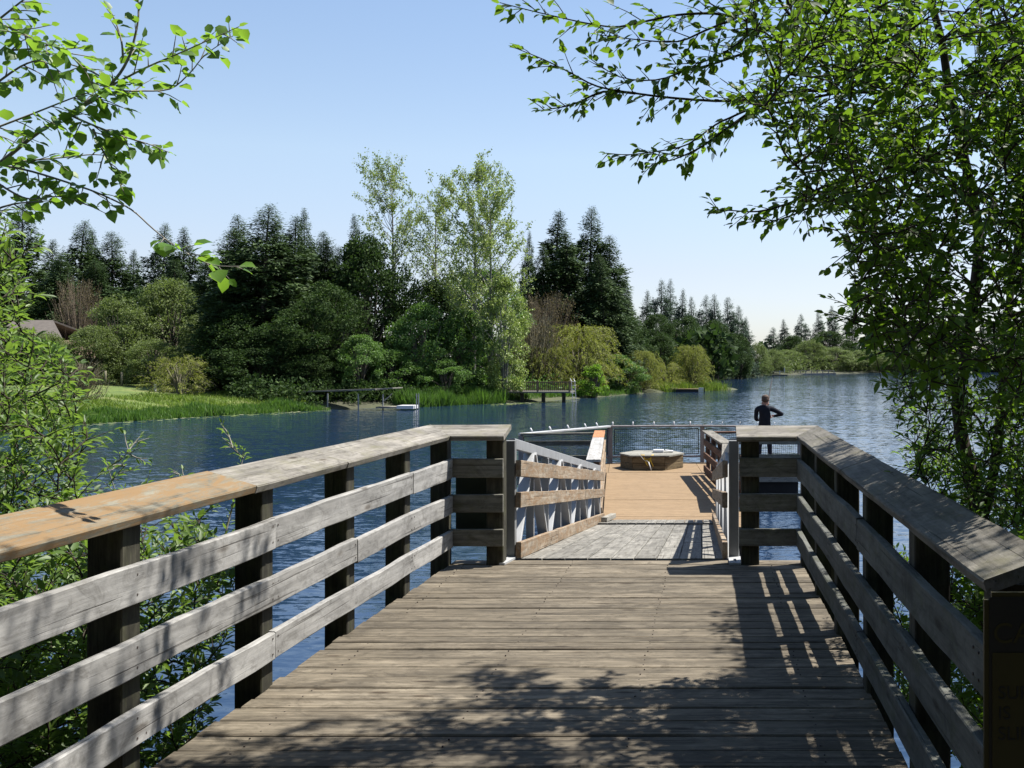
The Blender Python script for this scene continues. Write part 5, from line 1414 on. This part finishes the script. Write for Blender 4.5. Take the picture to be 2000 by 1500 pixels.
# house
hs = thing('house', 'brown house with grey shingle roof half hidden by shrubs at far left', 'house', at(60, 690, 84))
Yh = 86
xa, xb = at(-20, 0, Yh).x, at(122, 0, Yh).x
ze = at(0, 664, Yh).z; zr = at(0, 626, Yh).z; z0 = gz((xa+xb)/2, Yh)
board('wall', hs, ((xa+.4), Yh+3, (z0+ze)/2), (xb-.5, Yh+3, (z0+ze)/2), 5.2, ze-z0, M['wall'], plain=True)
for (za, zb_, y0, y1, xr) in ((ze, zr, Yh, Yh+3, 0), (zr, ze, Yh+3, Yh+6.2, 0)):
    V_ = [(xa, y0, za), (xb if za == ze else xb-2.6, y0, za), (xb if zb_ == ze else xb-2.6, y1, zb_), (xa, y1, zb_)]
    V_ = V_ + [(x_, y_, z_+.14) for x_, y_, z_ in V_]
    mb = MB(); mb.add(V_, [(3, 2, 1, 0), (4, 5, 6, 7), (0, 1, 5, 4), (1, 2, 6, 5), (2, 3, 7, 6), (3, 0, 4, 7)]); mb.build('roof', M['roof'], hs)
for px in (20, 70):
    wdw = board('window', hs, at(px, 672, Yh+.38), at(px+18, 672, Yh+.38), .06, .9, M['glass'], plain=True)
for k, (px, py, h_) in enumerate(((206, 760, .75), (238, 758, .7))):
    p = at(px, py, 74); p.z = gz(p.x, p.y)
    o = MB(); o.tube([p, p+Vector((0, 0, h_*1.4))], .07, 8)
    tag(o.build('tree_guard', M['twig_grey'], None, True, origin=p), ('left' if k == 0 else 'right') + ' one of two pale tubes guarding saplings at the back of the lawn', 'tree guard')
p = at(303, 757, 70); p.z = gz(p.x, p.y)
o = MB(); o.box(p, p+Vector((0, 0, .5)), .12, .12, up=(0, 1, 0)); tag(o.build('marker_post', M['white'], None, origin=p), 'short white marker post on the lawn beside the yellow willow shrub', 'post')
p = at(531, 759, 67.5)
o = MB(); blob(o, p, (.09, .06, .07)); o.tube([p+Vector((0, 0, -1.0)), p], .03, 5); tag(o.build('red_marker', M['red'], None, True, origin=p), 'small red marker under the dark trees at the end of the lawn', 'marker')

# ------------------------------------------------------------------ near trees and bushes
class Plant:
    szf = staticmethod(lambda q: 1.0)
    def __init__(s, seed):
        s.rng = np.random.default_rng(seed); s.r = random.Random(seed)
        s.tubes = []; s.P = []; s.D = []; s.N = []; s.S = []; s.skel = []
    def branch(s, pts, r0, r1, sub=4):
        pts = [np.array(p, float) for p in pts]
        out = []
        for i in range(len(pts)-1):
            a_ = pts[max(i-1, 0)]; b_ = pts[i]; c_ = pts[i+1]; d_ = pts[min(i+2, len(pts)-1)]
            for k in range(sub):
                t = k/sub
                out.append(0.5*((2*b_)+(c_-a_)*t+(2*a_-5*b_+4*c_-d_)*t*t+(3*b_-a_-3*c_+d_)*t**3))
        out.append(pts[-1])
        rad = np.linspace(r0, r1, len(out))
        s.tubes.append((np.array(out), rad))
        return out
    def leaf(s, p, d, size, nrm=None):
        s.P.append(p); s.D.append(d); s.S.append(size)
        n = nrm if nrm is not None else np.array([s.r.gauss(0, .45), s.r.gauss(0, .45), 1.0])
        s.N.append(n)
    def leafy(s, pts, spacing, size, hang=0.35, start=0.0, spread=0.8):
        """alternate leaves along a polyline"""
        pts = np.array(pts); seg_ = np.linalg.norm(pts[1:]-pts[:-1], axis=1); L_ = seg_.sum()
        t = L_*start; side = 1; cum = np.concatenate([[0], np.cumsum(seg_)])
        while t < L_:
            i = min(np.searchsorted(cum, t, side='right')-1, len(seg_)-1)
            f = (t-cum[i])/max(seg_[i], 1e-6); p = pts[i]+(pts[i+1]-pts[i])*f
            d = (pts[i+1]-pts[i])/max(seg_[i], 1e-6)
            perp = np.cross(d, [s.r.gauss(0, .5), s.r.gauss(0, .5), 1]); perp = perp/(np.linalg.norm(perp)+1e-9)*side
            side = -side
            dd = d*s.r.uniform(.3, .9)+perp*spread*s.r.uniform(.5, 1.2)+np.array([0, 0, s.r.uniform(-hang*1.8, hang*.3)])
            dd /= np.linalg.norm(dd)
            s.leaf(p+dd*0.012, dd, size*s.r.uniform(.6, 1.15))
            t += spacing*s.r.uniform(.6, 1.4)
        p = pts[-1]; s.leaf(p, (pts[-1]-pts[-2])/np.linalg.norm(pts[-1]-pts[-2]), size*s.r.uniform(.5, .9))
    def twigs(s, pts, every, ln, spacing, size, start=0.15, hang=.35, updir=0.2):
        """side twigs with leaves along a branch"""
        pts = np.array(pts); seg_ = np.linalg.norm(pts[1:]-pts[:-1], axis=1); cum = np.concatenate([[0], np.cumsum(seg_)]); L_ = cum[-1]
        t = L_*start; side = 1
        while t < L_:
            i = min(np.searchsorted(cum, t, side='right')-1, len(seg_)-1)
            f = (t-cum[i])/max(seg_[i], 1e-6); p = pts[i]+(pts[i+1]-pts[i])*f
            d = (pts[i+1]-pts[i])/max(seg_[i], 1e-6)
            perp = np.cross(d, s.rng.normal(size=3)); perp /= (np.linalg.norm(perp)+1e-9)
            v = d*s.r.uniform(.5, 1.0)+perp*.75+np.array([0, 0, updir]); v /= np.linalg.norm(v)
            l_ = ln*s.r.uniform(.4, 1.2)*(1-.45*t/L_)
            q = [p, p+v*l_*.5+s.rng.normal(size=3)*.02*l_*3*.3, p+v*l_+np.array([0, 0, -.06*l_])]
            s.tubes.append((np.array(q), np.array([.0030, .0022, .0014])))
            s.leafy(q, spacing, size, hang, .12)
            t += every*s.r.uniform(.6, 1.4)
    def grow(s, targets, root_r=.010, seglen=.16, twig=(0.07, .22, .035, .055), hang=.35, frac=.55, updir=.2, maxsk=4000, curve=.18):
        """each target joins the nearest point of the skeleton that lies nearer the root"""
        for T_ in targets:
            sk = np.array(s.skel)
            d = np.linalg.norm(sk-T_, axis=1) + np.maximum(sk[:, 2]-T_[2], 0)*0.8
            B_ = sk[np.argmin(d)]
            v = T_-B_; L_ = np.linalg.norm(v)
            if L_ < .12: continue
            mid = B_+v*.5+np.array([0, 0, curve*L_*s.r.uniform(-.3, 1)])+s.rng.normal(size=3)*.06*L_
            pts = s.branch([B_, mid, T_], min(.004+.006*L_, root_r), .0018, 4)
            for q in pts[2:]: s.skel.append(q)
            st = max(0.0, 1-0.75/L_)*frac if L_ > .75 else .1
            k_ = s.szf(T_)
            s.twigs(pts, twig[0], twig[1], twig[2], twig[3]*k_, start=st, hang=hang, updir=updir)
            s.leafy(pts, twig[2]*1.3, twig[3]*k_, hang, st)
    def build(s, root, leafmat_, barkmat, width=1.0, nleaf=300, shape=LEAF, tris=LEAF_T):
        loc = np.array(root.location)
        P = np.array(s.P)-loc; D = np.array(s.D); Nn = np.array(s.N); S = np.array(s.S)
        tv, tf = tubes_np(s.tubes, 5)
        o = link('branches', np_mesh('branches', tv-loc, tf, barkmat, True), None, root)
        W = P+loc
        px = CX+FPX*W[:, 0]/np.maximum(W[:, 1], .1); py = CY-FPX*(W[:, 2]-EYE)/np.maximum(W[:, 1], .1)
        vis = (W[:, 1] > .3) & (px > 0) & (px < 2000) & (py > 0) & (py < 1500)
        score = np.where(vis, S/np.maximum(W[:, 1], .1), -1)
        order = np.argsort(-score)
        k = min(nleaf, int(vis.sum())); big = order[:k]; rest = order[k:]
        sh_ = shape*np.array([1, width, 1])
        if len(rest):
            V_, T_ = scatter(sh_, tris, P[rest], D[rest], Nn[rest], S[rest], s.rng.uniform(.65, 1.2, len(rest)))
            f = link('foliage', np_mesh('foliage', V_, T_, leafmat_), None, root); f['kind'] = 'stuff'
        me = np_mesh('leaf', sh_, tris, leafmat_)
        R = rot_frames(D[big], Nn[big])
        for q in range(k):
            i = big[q]
            m4 = Matrix(R[q].tolist()).to_4x4() @ Matrix.Scale(float(S[i]), 4) @ Matrix.Diagonal((1.0, s.r.uniform(.7, 1.15), s.r.uniform(.6, 2.2), 1.0))
            m4.translation = Vector(P[i])
            lo_ = bpy.data.objects.new('leaf', me); COL.objects.link(lo_); lo_.parent = root; lo_.matrix_local = m4
        return len(P)

def A_(px, py, Y): return np.array(at(px, py, Y))
def in_poly(px, py, poly):
    c = False; n = len(poly)
    for i in range(n):
        ax, ay = poly[i]; bx, by = poly[(i+1) % n]
        if (ay > py) != (by > py) and px < (bx-ax)*(py-ay)/(by-ay)+ax: c = not c
    return c
def fill(poly, n, Y0, Y1, r_, ok=None):
    out = []; tries = 0
    x0 = min(p[0] for p in poly); x1 = max(p[0] for p in poly); y0 = min(p[1] for p in poly); y1 = max(p[1] for p in poly)
    while len(out) < n:
        px, py = r_.uniform(x0, x1), r_.uniform(y0, y1)
        tries += 1
        if tries > n*60: break
        if in_poly(px, py, poly):
            q = A_(px, py, r_.uniform(Y0, Y1))
            if ok is None or ok(q): out.append(q)
    return out

# --- right tree
pl = Plant(21)
rr2 = random.Random(31)
KY = 0.9
def A2(px, py, Y): return A_(px, py, Y*KY)
def trunk_px_at(y):
    ks = [(-100, 1800), (78, 1839), (172, 1854), (291, 1880), (390, 1901), (468, 1912), (560, 1905), (690, 1885), (770, 1872), (860, 1880), (950, 1903), (1040, 1912)]
    for (a, xa), (b, xb) in zip(ks[:-1], ks[1:]):
        if a <= y <= b: return xa+(xb-xa)*(y-a)/(b-a)
    return -999
pl.szf = lambda q: min(1.05, max(.74, q[1]/5.9))
def sunny(q):
    """keeps the crown from shading the pier beyond the dappled part"""
    px_, py_ = CX+FPX*q[0]/q[1], CY-FPX*(q[2]-EYE)/q[1]
    if q[1] < 6.4 and abs(px_-trunk_px_at(py_)) < 36 and rr2.random() < .65: return False
    gx, gy = q[0]-.5*q[2], q[1]-.25*q[2]
    return gx > 1.05 or gy < 4.35 or (gy < 5.7 and rr2.random() < .22)
trunk_px = [(1925, 1180, 6.9), (1912, 1040, 6.9), (1903, 950, 6.9), (1880, 860, 6.95), (1872, 770, 7.0), (1885, 690, 7.0), (1905, 560, 7.0), (1912, 468, 7.0), (1901, 390, 7.0), (1880, 291, 6.9), (1854, 172, 6.8), (1839, 78, 6.7), (1815, -20, 6.6), (1790, -220, 6.5), (1765, -450, 6.3)]
base = A2(1935, 1300, 6.9); base[2] = gz(base[0], base[1])-.2
tp = [base]+[A2(*p) for p in trunk_px]
pl.skel += pl.branch(tp, .052, .016, 4)
t2 = [A2(1912, 1040, 6.9), A2(1945, 900, 7.0), A2(1958, 760, 7.1), (A2(1975, 560, 7.2)), A2(2010, 350, 7.3), A2(2050, 100, 7.2), A2(2080, -250, 7.0)]
pl.skel += pl.branch(t2, .035, .012, 4)
t3 = [A2(1872, 770, 7.0), A2(1810, 660, 6.8), A2(1740, 560, 6.6), A2(1700, 450, 6.5)]
pl.skel += pl.branch(t3, .016, .006, 4)
MAIN = [
 [(1839, 78, 6.7), (1760, 50, 6.6), (1680, 60, 6.4), (1600, 62, 6.2), (1522, 55, 6.1), (1438, 34, 6.0), (1376, 0, 5.9), (1330, -25, 5.9)],
 [(1438, 34, 6.0), (1392, 26, 6.0), (1324, 29, 5.95), (1272, 39, 5.9), (1210, 52, 5.9), (1168, 49, 5.85), (1116, 39, 5.8), (1038, 21, 5.8), (976, 5, 5.8)],
 [(1854, 172, 6.8), (1740, 180, 6.6), (1650, 178, 6.4), (1574, 177, 6.3), (1506, 185, 6.2), (1428, 197, 6.1), (1324, 192, 6.0), (1241, 182, 5.9), (1168, 169, 5.8), (1116, 143, 5.8), (1064, 117, 5.7), (1007, 94, 5.7)],
 [(1241, 182, 5.9), (1178, 179, 5.85), (1116, 205, 5.8), (1051, 216, 5.8)],
 [(1650, 178, 6.4), (1540, 200, 6.3), (1480, 208, 6.2), (1428, 229, 6.1), (1397, 244, 6.1), (1345, 281, 6.0), (1293, 294, 6.0), (1230, 302, 5.9), (1184, 299, 5.9)],
 [(1480, 208, 6.2), (1407, 260, 6.1), (1366, 289, 6.05), (1314, 312, 6.0), (1272, 320, 6.0)],
 [(1880, 291, 6.9), (1760, 320, 6.6), (1680, 345, 6.4), (1620, 360, 6.3), (1574, 382, 6.2), (1532, 400, 6.2), (1480, 413, 6.1), (1428, 411, 6.1), (1397, 411, 6.0)],
 [(1620, 360, 6.3), (1600, 395, 6.25), (1568, 411, 6.2), (1522, 429, 6.2), (1459, 434, 6.1)],
 [(1522, 55, 6.1), (1475, 62, 6.1), (1428, 94, 6.0), (1376, 120, 6.0), (1319, 125, 5.9)],
 [(1438, 34, 6.0), (1428, 39, 5.9), (1376, 60, 5.9), (1324, 81, 5.85), (1251, 78, 5.8), (1168, 68, 5.8)],
 [(1540, 80, 6.1), (1454, 104, 6.1), (1392, 125, 6.0), (1334, 140, 6.0), (1282, 156, 5.9), (1210, 150, 5.8), (1147, 110, 5.8)],
 [(1905, 560, 7.0), (1860, 520, 6.8), (1800, 460, 6.6), (1760, 400, 6.5)],
 [(1912, 468, 7.0), (1880, 380, 6.7), (1810, 280, 6.5), (1740, 200, 6.4)],
 [(1885, 690, 7.0), (1830, 620, 6.8), (1760, 560, 6.7), (1700, 500, 6.6)],
 [(1901, 390, 7.0), (1980, 300, 6.8), (2060, 220, 6.7)],
 [(1839, 78, 6.7), (1920, 30, 6.4), (2010, -10, 6.2)],
]
for i, b in enumerate(MAIN):
    pts = pl.branch([A2(*p) for p in b], .012 if i in (0, 2, 6) else .008, .002, 3)
    pl.skel += pts
    far = i in (1, 3, 4, 5, 7, 8, 9, 10, 2, 6, 0)
    pl.twigs(pts, .060, .20, .034, .060, start=.10, updir=.05)
    pl.leafy(pts, .035, .064, .35, .3)
pale = pl.branch([A2(1500, -40, 6.0), A2(1522, 0, 6.05), A2(1558, 52, 6.1), A2(1584, 99, 6.15), A2(1610, 130, 6.2), A2(1635, 190, 6.3), A2(1650, 260, 6.4)], .008, .011, 4)
crown_poly = [(1480, -30), (1440, 60), (1500, 130), (1450, 190), (1430, 250), (1520, 290), (1570, 400), (1625, 450), (1650, 520), (1680, 600), (1640, 545), (1668, 640), (1680, 690), (1740, 730), (1790, 760), (1900, 790), (2150, 820), (2200, -30)]
rr2 = random.Random(31)
T_ = fill(crown_poly, 760, 3.9, 7.4, rr2, sunny)
T_.sort(key=lambda t: min(np.linalg.norm(np.array(pl.skel)-t, axis=1)))
pl.grow(T_, twig=(.062, .24, .030, .068))
T_ = fill([(1640, 60), (1600, 330), (1700, 480), (1760, 640), (2050, 700), (2100, 40)], 430, 3.9, 7.4, rr2, sunny)
pl.grow(T_, twig=(.062, .24, .030, .068))
T_ = fill([(1740, 750), (1735, 800), (1790, 830), (1800, 930), (1850, 1000), (1960, 1090), (2100, 1090), (2100, 760), (1800, 740)], 150, 5.6, 7.8, rr2, sunny)
pl.grow(T_, twig=(.075, .2, .034, .056))
# the part of the crown above the frame, which shades the near deck
def canopy(n, fx0, fx1, fy0, fy1, z0, z1, keep):
    out = []
    while len(out) < n:
        x = rr2.uniform(fx0, fx1); y = rr2.uniform(fy0, fy1); z = rr2.uniform(z0, z1)
        gx, gy = x-.5*z, y-.25*z
        if keep(gx, gy, rr2): out.append(np.array([x, y, z]))
    return out
def keep(gx, gy, r_):
    if gy > 6.0 or gy < 0.3: return False
    if gx < -2.9: return False
    lim = 5.75+.35*math.sin(gx*4.1)+.25*math.sin(gx*9.7+1) - max(0, -1.2-gx)*0.7
    if gy > lim: return False
    p_ = 1.0 if gx > .15 else .46
    if gx < -1.7: p_ = .30
    if gy > 5.0: p_ *= .75
    if gx > .35 and gy > 5.3: return False
    return r_.random() < p_
T_ = canopy(640, -1.2, 4.6, 2.6, 7.9, 4.2, 6.2, keep)
T_.sort(key=lambda t: min(np.linalg.norm(np.array(pl.skel)-t, axis=1)))
pl.grow(T_, twig=(.10, .28, .045, .068))
T_ = []
while len(T_) < 85:
    g_ = (rr2.uniform(.02, .32), rr2.uniform(3.6, 7.4)); z_ = rr2.uniform(3.0, 5.0)
    T_.append(np.array([g_[0]+.5*z_, g_[1]+.25*z_, z_]))
pl.grow(T_, twig=(.12, .2, .05, .062))
T_ = fill([(1650, 440), (1665, 540), (1645, 600), (1690, 690), (1780, 765), (1900, 800), (1950, 400)], 210, 4.2, 6.2, rr2, sunny)
T_.sort(key=lambda t: min(np.linalg.norm(np.array(pl.skel)-t, axis=1)))
pl.grow(T_, twig=(.065, .24, .032, .066))
T_ = canopy(460, 1.6, 4.2, 2.4, 7.0, 2.4, 4.2, lambda gx, gy, r_: gx > .45 and 0.3 < gy < 5.3)
T_ = [t for t in T_ if t[0] > 0.29*t[1]+.55]
T_.sort(key=lambda t: min(np.linalg.norm(np.array(pl.skel)-t, axis=1)))
pl.grow(T_, twig=(.10, .28, .045, .068))
rt = thing('alder_tree', 'large dark leafy tree right of the pier spreading branches over the sky', 'tree', tuple(base))
n1 = pl.build(rt, M['leaf_r'], M['bark'], 1.0)

# --- left tree reaching in from the left edge
pl = Plant(22)
YL = 4.6
B = [
 [(-60, 360, YL), (0, 318, YL), (78, 256, YL), (153, 211, YL), (215, 165, YL), (248, 120, YL), (264, 70, YL), (271, 25, YL), (268, -20, YL)],
 [(215, 168, YL), (285, 132, YL), (343, 107, 4.55), (397, 83, 4.5), (467, 52, 4.5)],
 [(140, 221, YL), (215, 182, YL), (265, 178, 4.65), (331, 174, 4.7), (372, 141, 4.7), (401, 107, 4.7), (455, 70, 4.7)],
 [(-40, 262, 4.4), (62, 223, 4.45), (157, 186, 4.5), (230, 165, 4.5)],
 [(132, 223, YL), (190, 248, 4.5), (248, 269, 4.5), (289, 281, 4.5), (331, 298, 4.45)],
 [(-30, 325, YL), (54, 314, 4.65), (120, 308, 4.7), (186, 302, 4.7), (244, 310, 4.7)],
 [(-10, 320, YL), (62, 335, 4.5), (149, 362, 4.5), (198, 380, 4.45), (256, 409, 4.4), (298, 446, 4.4), (347, 484, 4.35), (413, 517, 4.3), (479, 520, 4.3)],
 [(-30, 340, 4.4), (25, 376, 4.4), (62, 389, 4.4), (116, 384, 4.4), (174, 401, 4.4)],
 [(182, 252, 4.5), (198, 289, 4.5), (223, 335, 4.5), (244, 380, 4.5)],
 [(-40, 30, 4.3), (37, 62, 4.3), (70, 79, 4.3), (124, 95, 4.3), (165, 91, 4.3)],
 [(-30, 60, 4.1), (20, 20, 4.1), (60, -10, 4.1), (100, -25, 4.1)],
 [(-40, 100, 4.4), (60, 96, 4.4), (104, 90, 4.4), (160, 130, 4.4), (190, 190, 4.4)],
 [(-30, 180, 4.2), (40, 130, 4.2), (85, 120, 4.2), (130, 150, 4.3)],
 [(240, 112, YL), (237, 80, YL), (225, 40, YL), (215, 20, YL)],
 [(-40, 420, 4.3), (20, 400, 4.3), (60, 395, 4.3), (100, 392, 4.3)],
 [(215, 165, YL), (180, 140, 4.6), (120, 120, 4.6), (70, 100, 4.6)],
]
root_pt = A_(-330, 560, 4.8)
trk = pl.branch([np.array([-4.4, 4.6, gz(-4.4, 4.6)-.2]), np.array([-4.35, 4.6, .6]), root_pt, A_(-60, 360, YL)], .05, .013, 5)
pl.branch([root_pt, A_(-250, 300, 4.5), A_(-150, 150, 4.4), A_(-40, 60, 4.3)], .02, .008, 4)
pl.branch([root_pt, A_(-200, 450, 4.4), A_(-40, 262, 4.4)], .015, .007, 4)
pl.skel += trk
for i, b in enumerate(B):
    pts = pl.branch([A_(*p) for p in b], .010 if i == 0 else .0052, .0032 if i == 0 else .0016, 4)
    pl.skel += pts
    dens = (i not in (0,))
    st = .05 if i != 6 else .05
    if i == 6:
        pl.twigs(pts[:14], .05, .16, .035, .062, start=.05, updir=-.1)
        pl.twigs(pts[-11:], .05, .09, .03, .068, start=.0, updir=0.0)
    else:
        pl.twigs(pts, .068 if dens else .1, .15, .038, .060, start=st, updir=.0, hang=.5)
    if i not in (6,): pl.leafy(pts, .045, .062, .5, .2)
lt = thing('alder_tree', 'fresh green alder branches with round leaves reaching in over the sky at top left', 'tree', (-4.4, 4.6, gz(-4.4, 4.6)))
n2 = pl.build(lt, M['leaf_l'], M['bark_pale'], 1.5)

# --- dark leafy bush at the left edge under the alder branches
def bush(seed, name, label, bases, regions, mat, bark, leafw, size, main=(.1, .22, .03), cat='bush', hang=.2, nleaf=300, updir=.35):
    pl = Plant(seed); r_ = random.Random(seed)
    for (x, y) in bases:
        z = max(gz(x, y), WZ-.15)-.1
        pl.skel.append(np.array([x, y, z])); 
        for k in range(3):
            t = np.array([x+r_.uniform(-.35, .35), y+r_.uniform(-.35, .35), z+r_.uniform(.7, 1.5)])
            pl.skel += pl.branch([np.array([x, y, z]), (np.array([x, y, z])+t)/2+pl.rng.normal(size=3)*.08, t], .014, .006, 4)
    for (poly, n, Y0, Y1) in regions:
        T_ = fill(poly, n, Y0, Y1, r_, lambda q: q[0] < XL(q[1])-.30 or q[0] > XR(q[1])+.20)
        T_.sort(key=lambda t: min(np.linalg.norm(np.array(pl.skel)-t, axis=1)))
        pl.grow(T_, twig=(main[0], main[1], main[2], size), hang=hang, updir=updir)
    b = bases[0]
    root = thing(name, label, cat, (b[0], b[1], gz(b[0], b[1])))
    return pl.build(root, mat, bark, leafw, nleaf)
n3 = bush(23, 'willow_bush', 'tall willow bush with narrow fresh leaves at the left edge before the lawn',
     [(-4.9, 5.6), (-5.3, 6.6), (-4.4, 5.0)],
     [([(-150, 420), (30, 430), (70, 560), (60, 640), (130, 740), (160, 700), (175, 800), (215, 900), (190, 1000), (-150, 1080)], 250, 5.2, 7.0),
      ([(-150, 640), (40, 640), (110, 760), (150, 860), (170, 960), (100, 1010), (-150, 1080)], 150, 5.0, 6.6)],
     M['leaf_w'], M['bark'], .6, .062, (.055, .2, .027))
n4 = bush(24, 'willow_bush', 'dense low willow bush growing behind the left railing below its cap',
     [(-3.5, 4.6), (-3.3, 3.6), (-3.9, 5.6), (-3.0, 5.4)],
     [([(-200, 1020), (160, 1010), (330, 1030), (440, 1060), (470, 1160), (430, 1300), (360, 1500), (-200, 1500)], 1150, 4.3, 6.8),
      ([(-200, 1250), (150, 1250), (330, 1330), (380, 1500), (-200, 1600)], 300, 3.8, 5.4),
      ([(330, 1020), (420, 1020), (440, 1090), (390, 1110)], 8, 5.6, 6.4)],
     M['leaf_w'], M['bark'], .68, .068, (.045, .17, .022))
n5 = bush(25, 'willow_sapling', 'slim willow sapling rising above the tan railing cap before the water',
     [(-3.65, 6.3)],
     [([(195, 860), (270, 835), (290, 900), (255, 930), (200, 920)], 9, 6.1, 6.5), ([(240, 800), (262, 800), (270, 850), (245, 850)], 2, 6.1, 6.4), ([(240, 940), (300, 930), (350, 980), (230, 1000)], 5, 6.0, 6.5)],
     M['leaf_w'], M['bark_pale'], .6, .050, (.06, .12, .028), 'sapling')
n6 = bush(26, 'willow_sprig', 'single leafy willow shoot standing above the middle of the left railing cap',
     [(-3.2, 6.5)],
     [([(420, 825), (445, 820), (485, 890), (480, 915), (450, 890)], 6, 6.3, 6.5), ([(330, 920), (365, 900), (350, 950), (320, 960)], 2, 6.2, 6.4)],
     M['leaf_w'], M['bark_pale'], .6, .045, (.05, .07, .026), 'shoot')
n7 = bush(27, 'shoreline_bush', 'leafy bush pushing through the boards of the right railing',
     [(1.5, 4.2), (1.45, 5.3), (1.9, 3.4)],
     [([(1640, 1090), (1800, 1080), (1990, 1180), (1950, 1500), (1760, 1430)], 240, 4.0, 7.6),
      ([(1850, 1050), (2050, 1050), (2050, 1500), (1900, 1500)], 160, 3.6, 5.4)],
     M['leaf_r'], M['bark'], .85, .062, (.055, .18, .028))
n8 = bush(28, 'willow_bush', 'thin willow bush with narrow leaves behind the right railing cap in front of the water',
     [(1.75, 6.6), (2.3, 7.0)],
     [([(1745, 880), (1830, 830), (1900, 880), (2050, 860), (2050, 1120), (1930, 1060), (1850, 1000), (1780, 960)], 230, 5.2, 7.2), ([(1730, 745), (1800, 740), (2050, 740), (2050, 1000), (1880, 960), (1800, 860), (1740, 800)], 150, 5.2, 6.8)],
     M['leaf_r'], M['bark'], .6, .060, (.06, .2, .030))
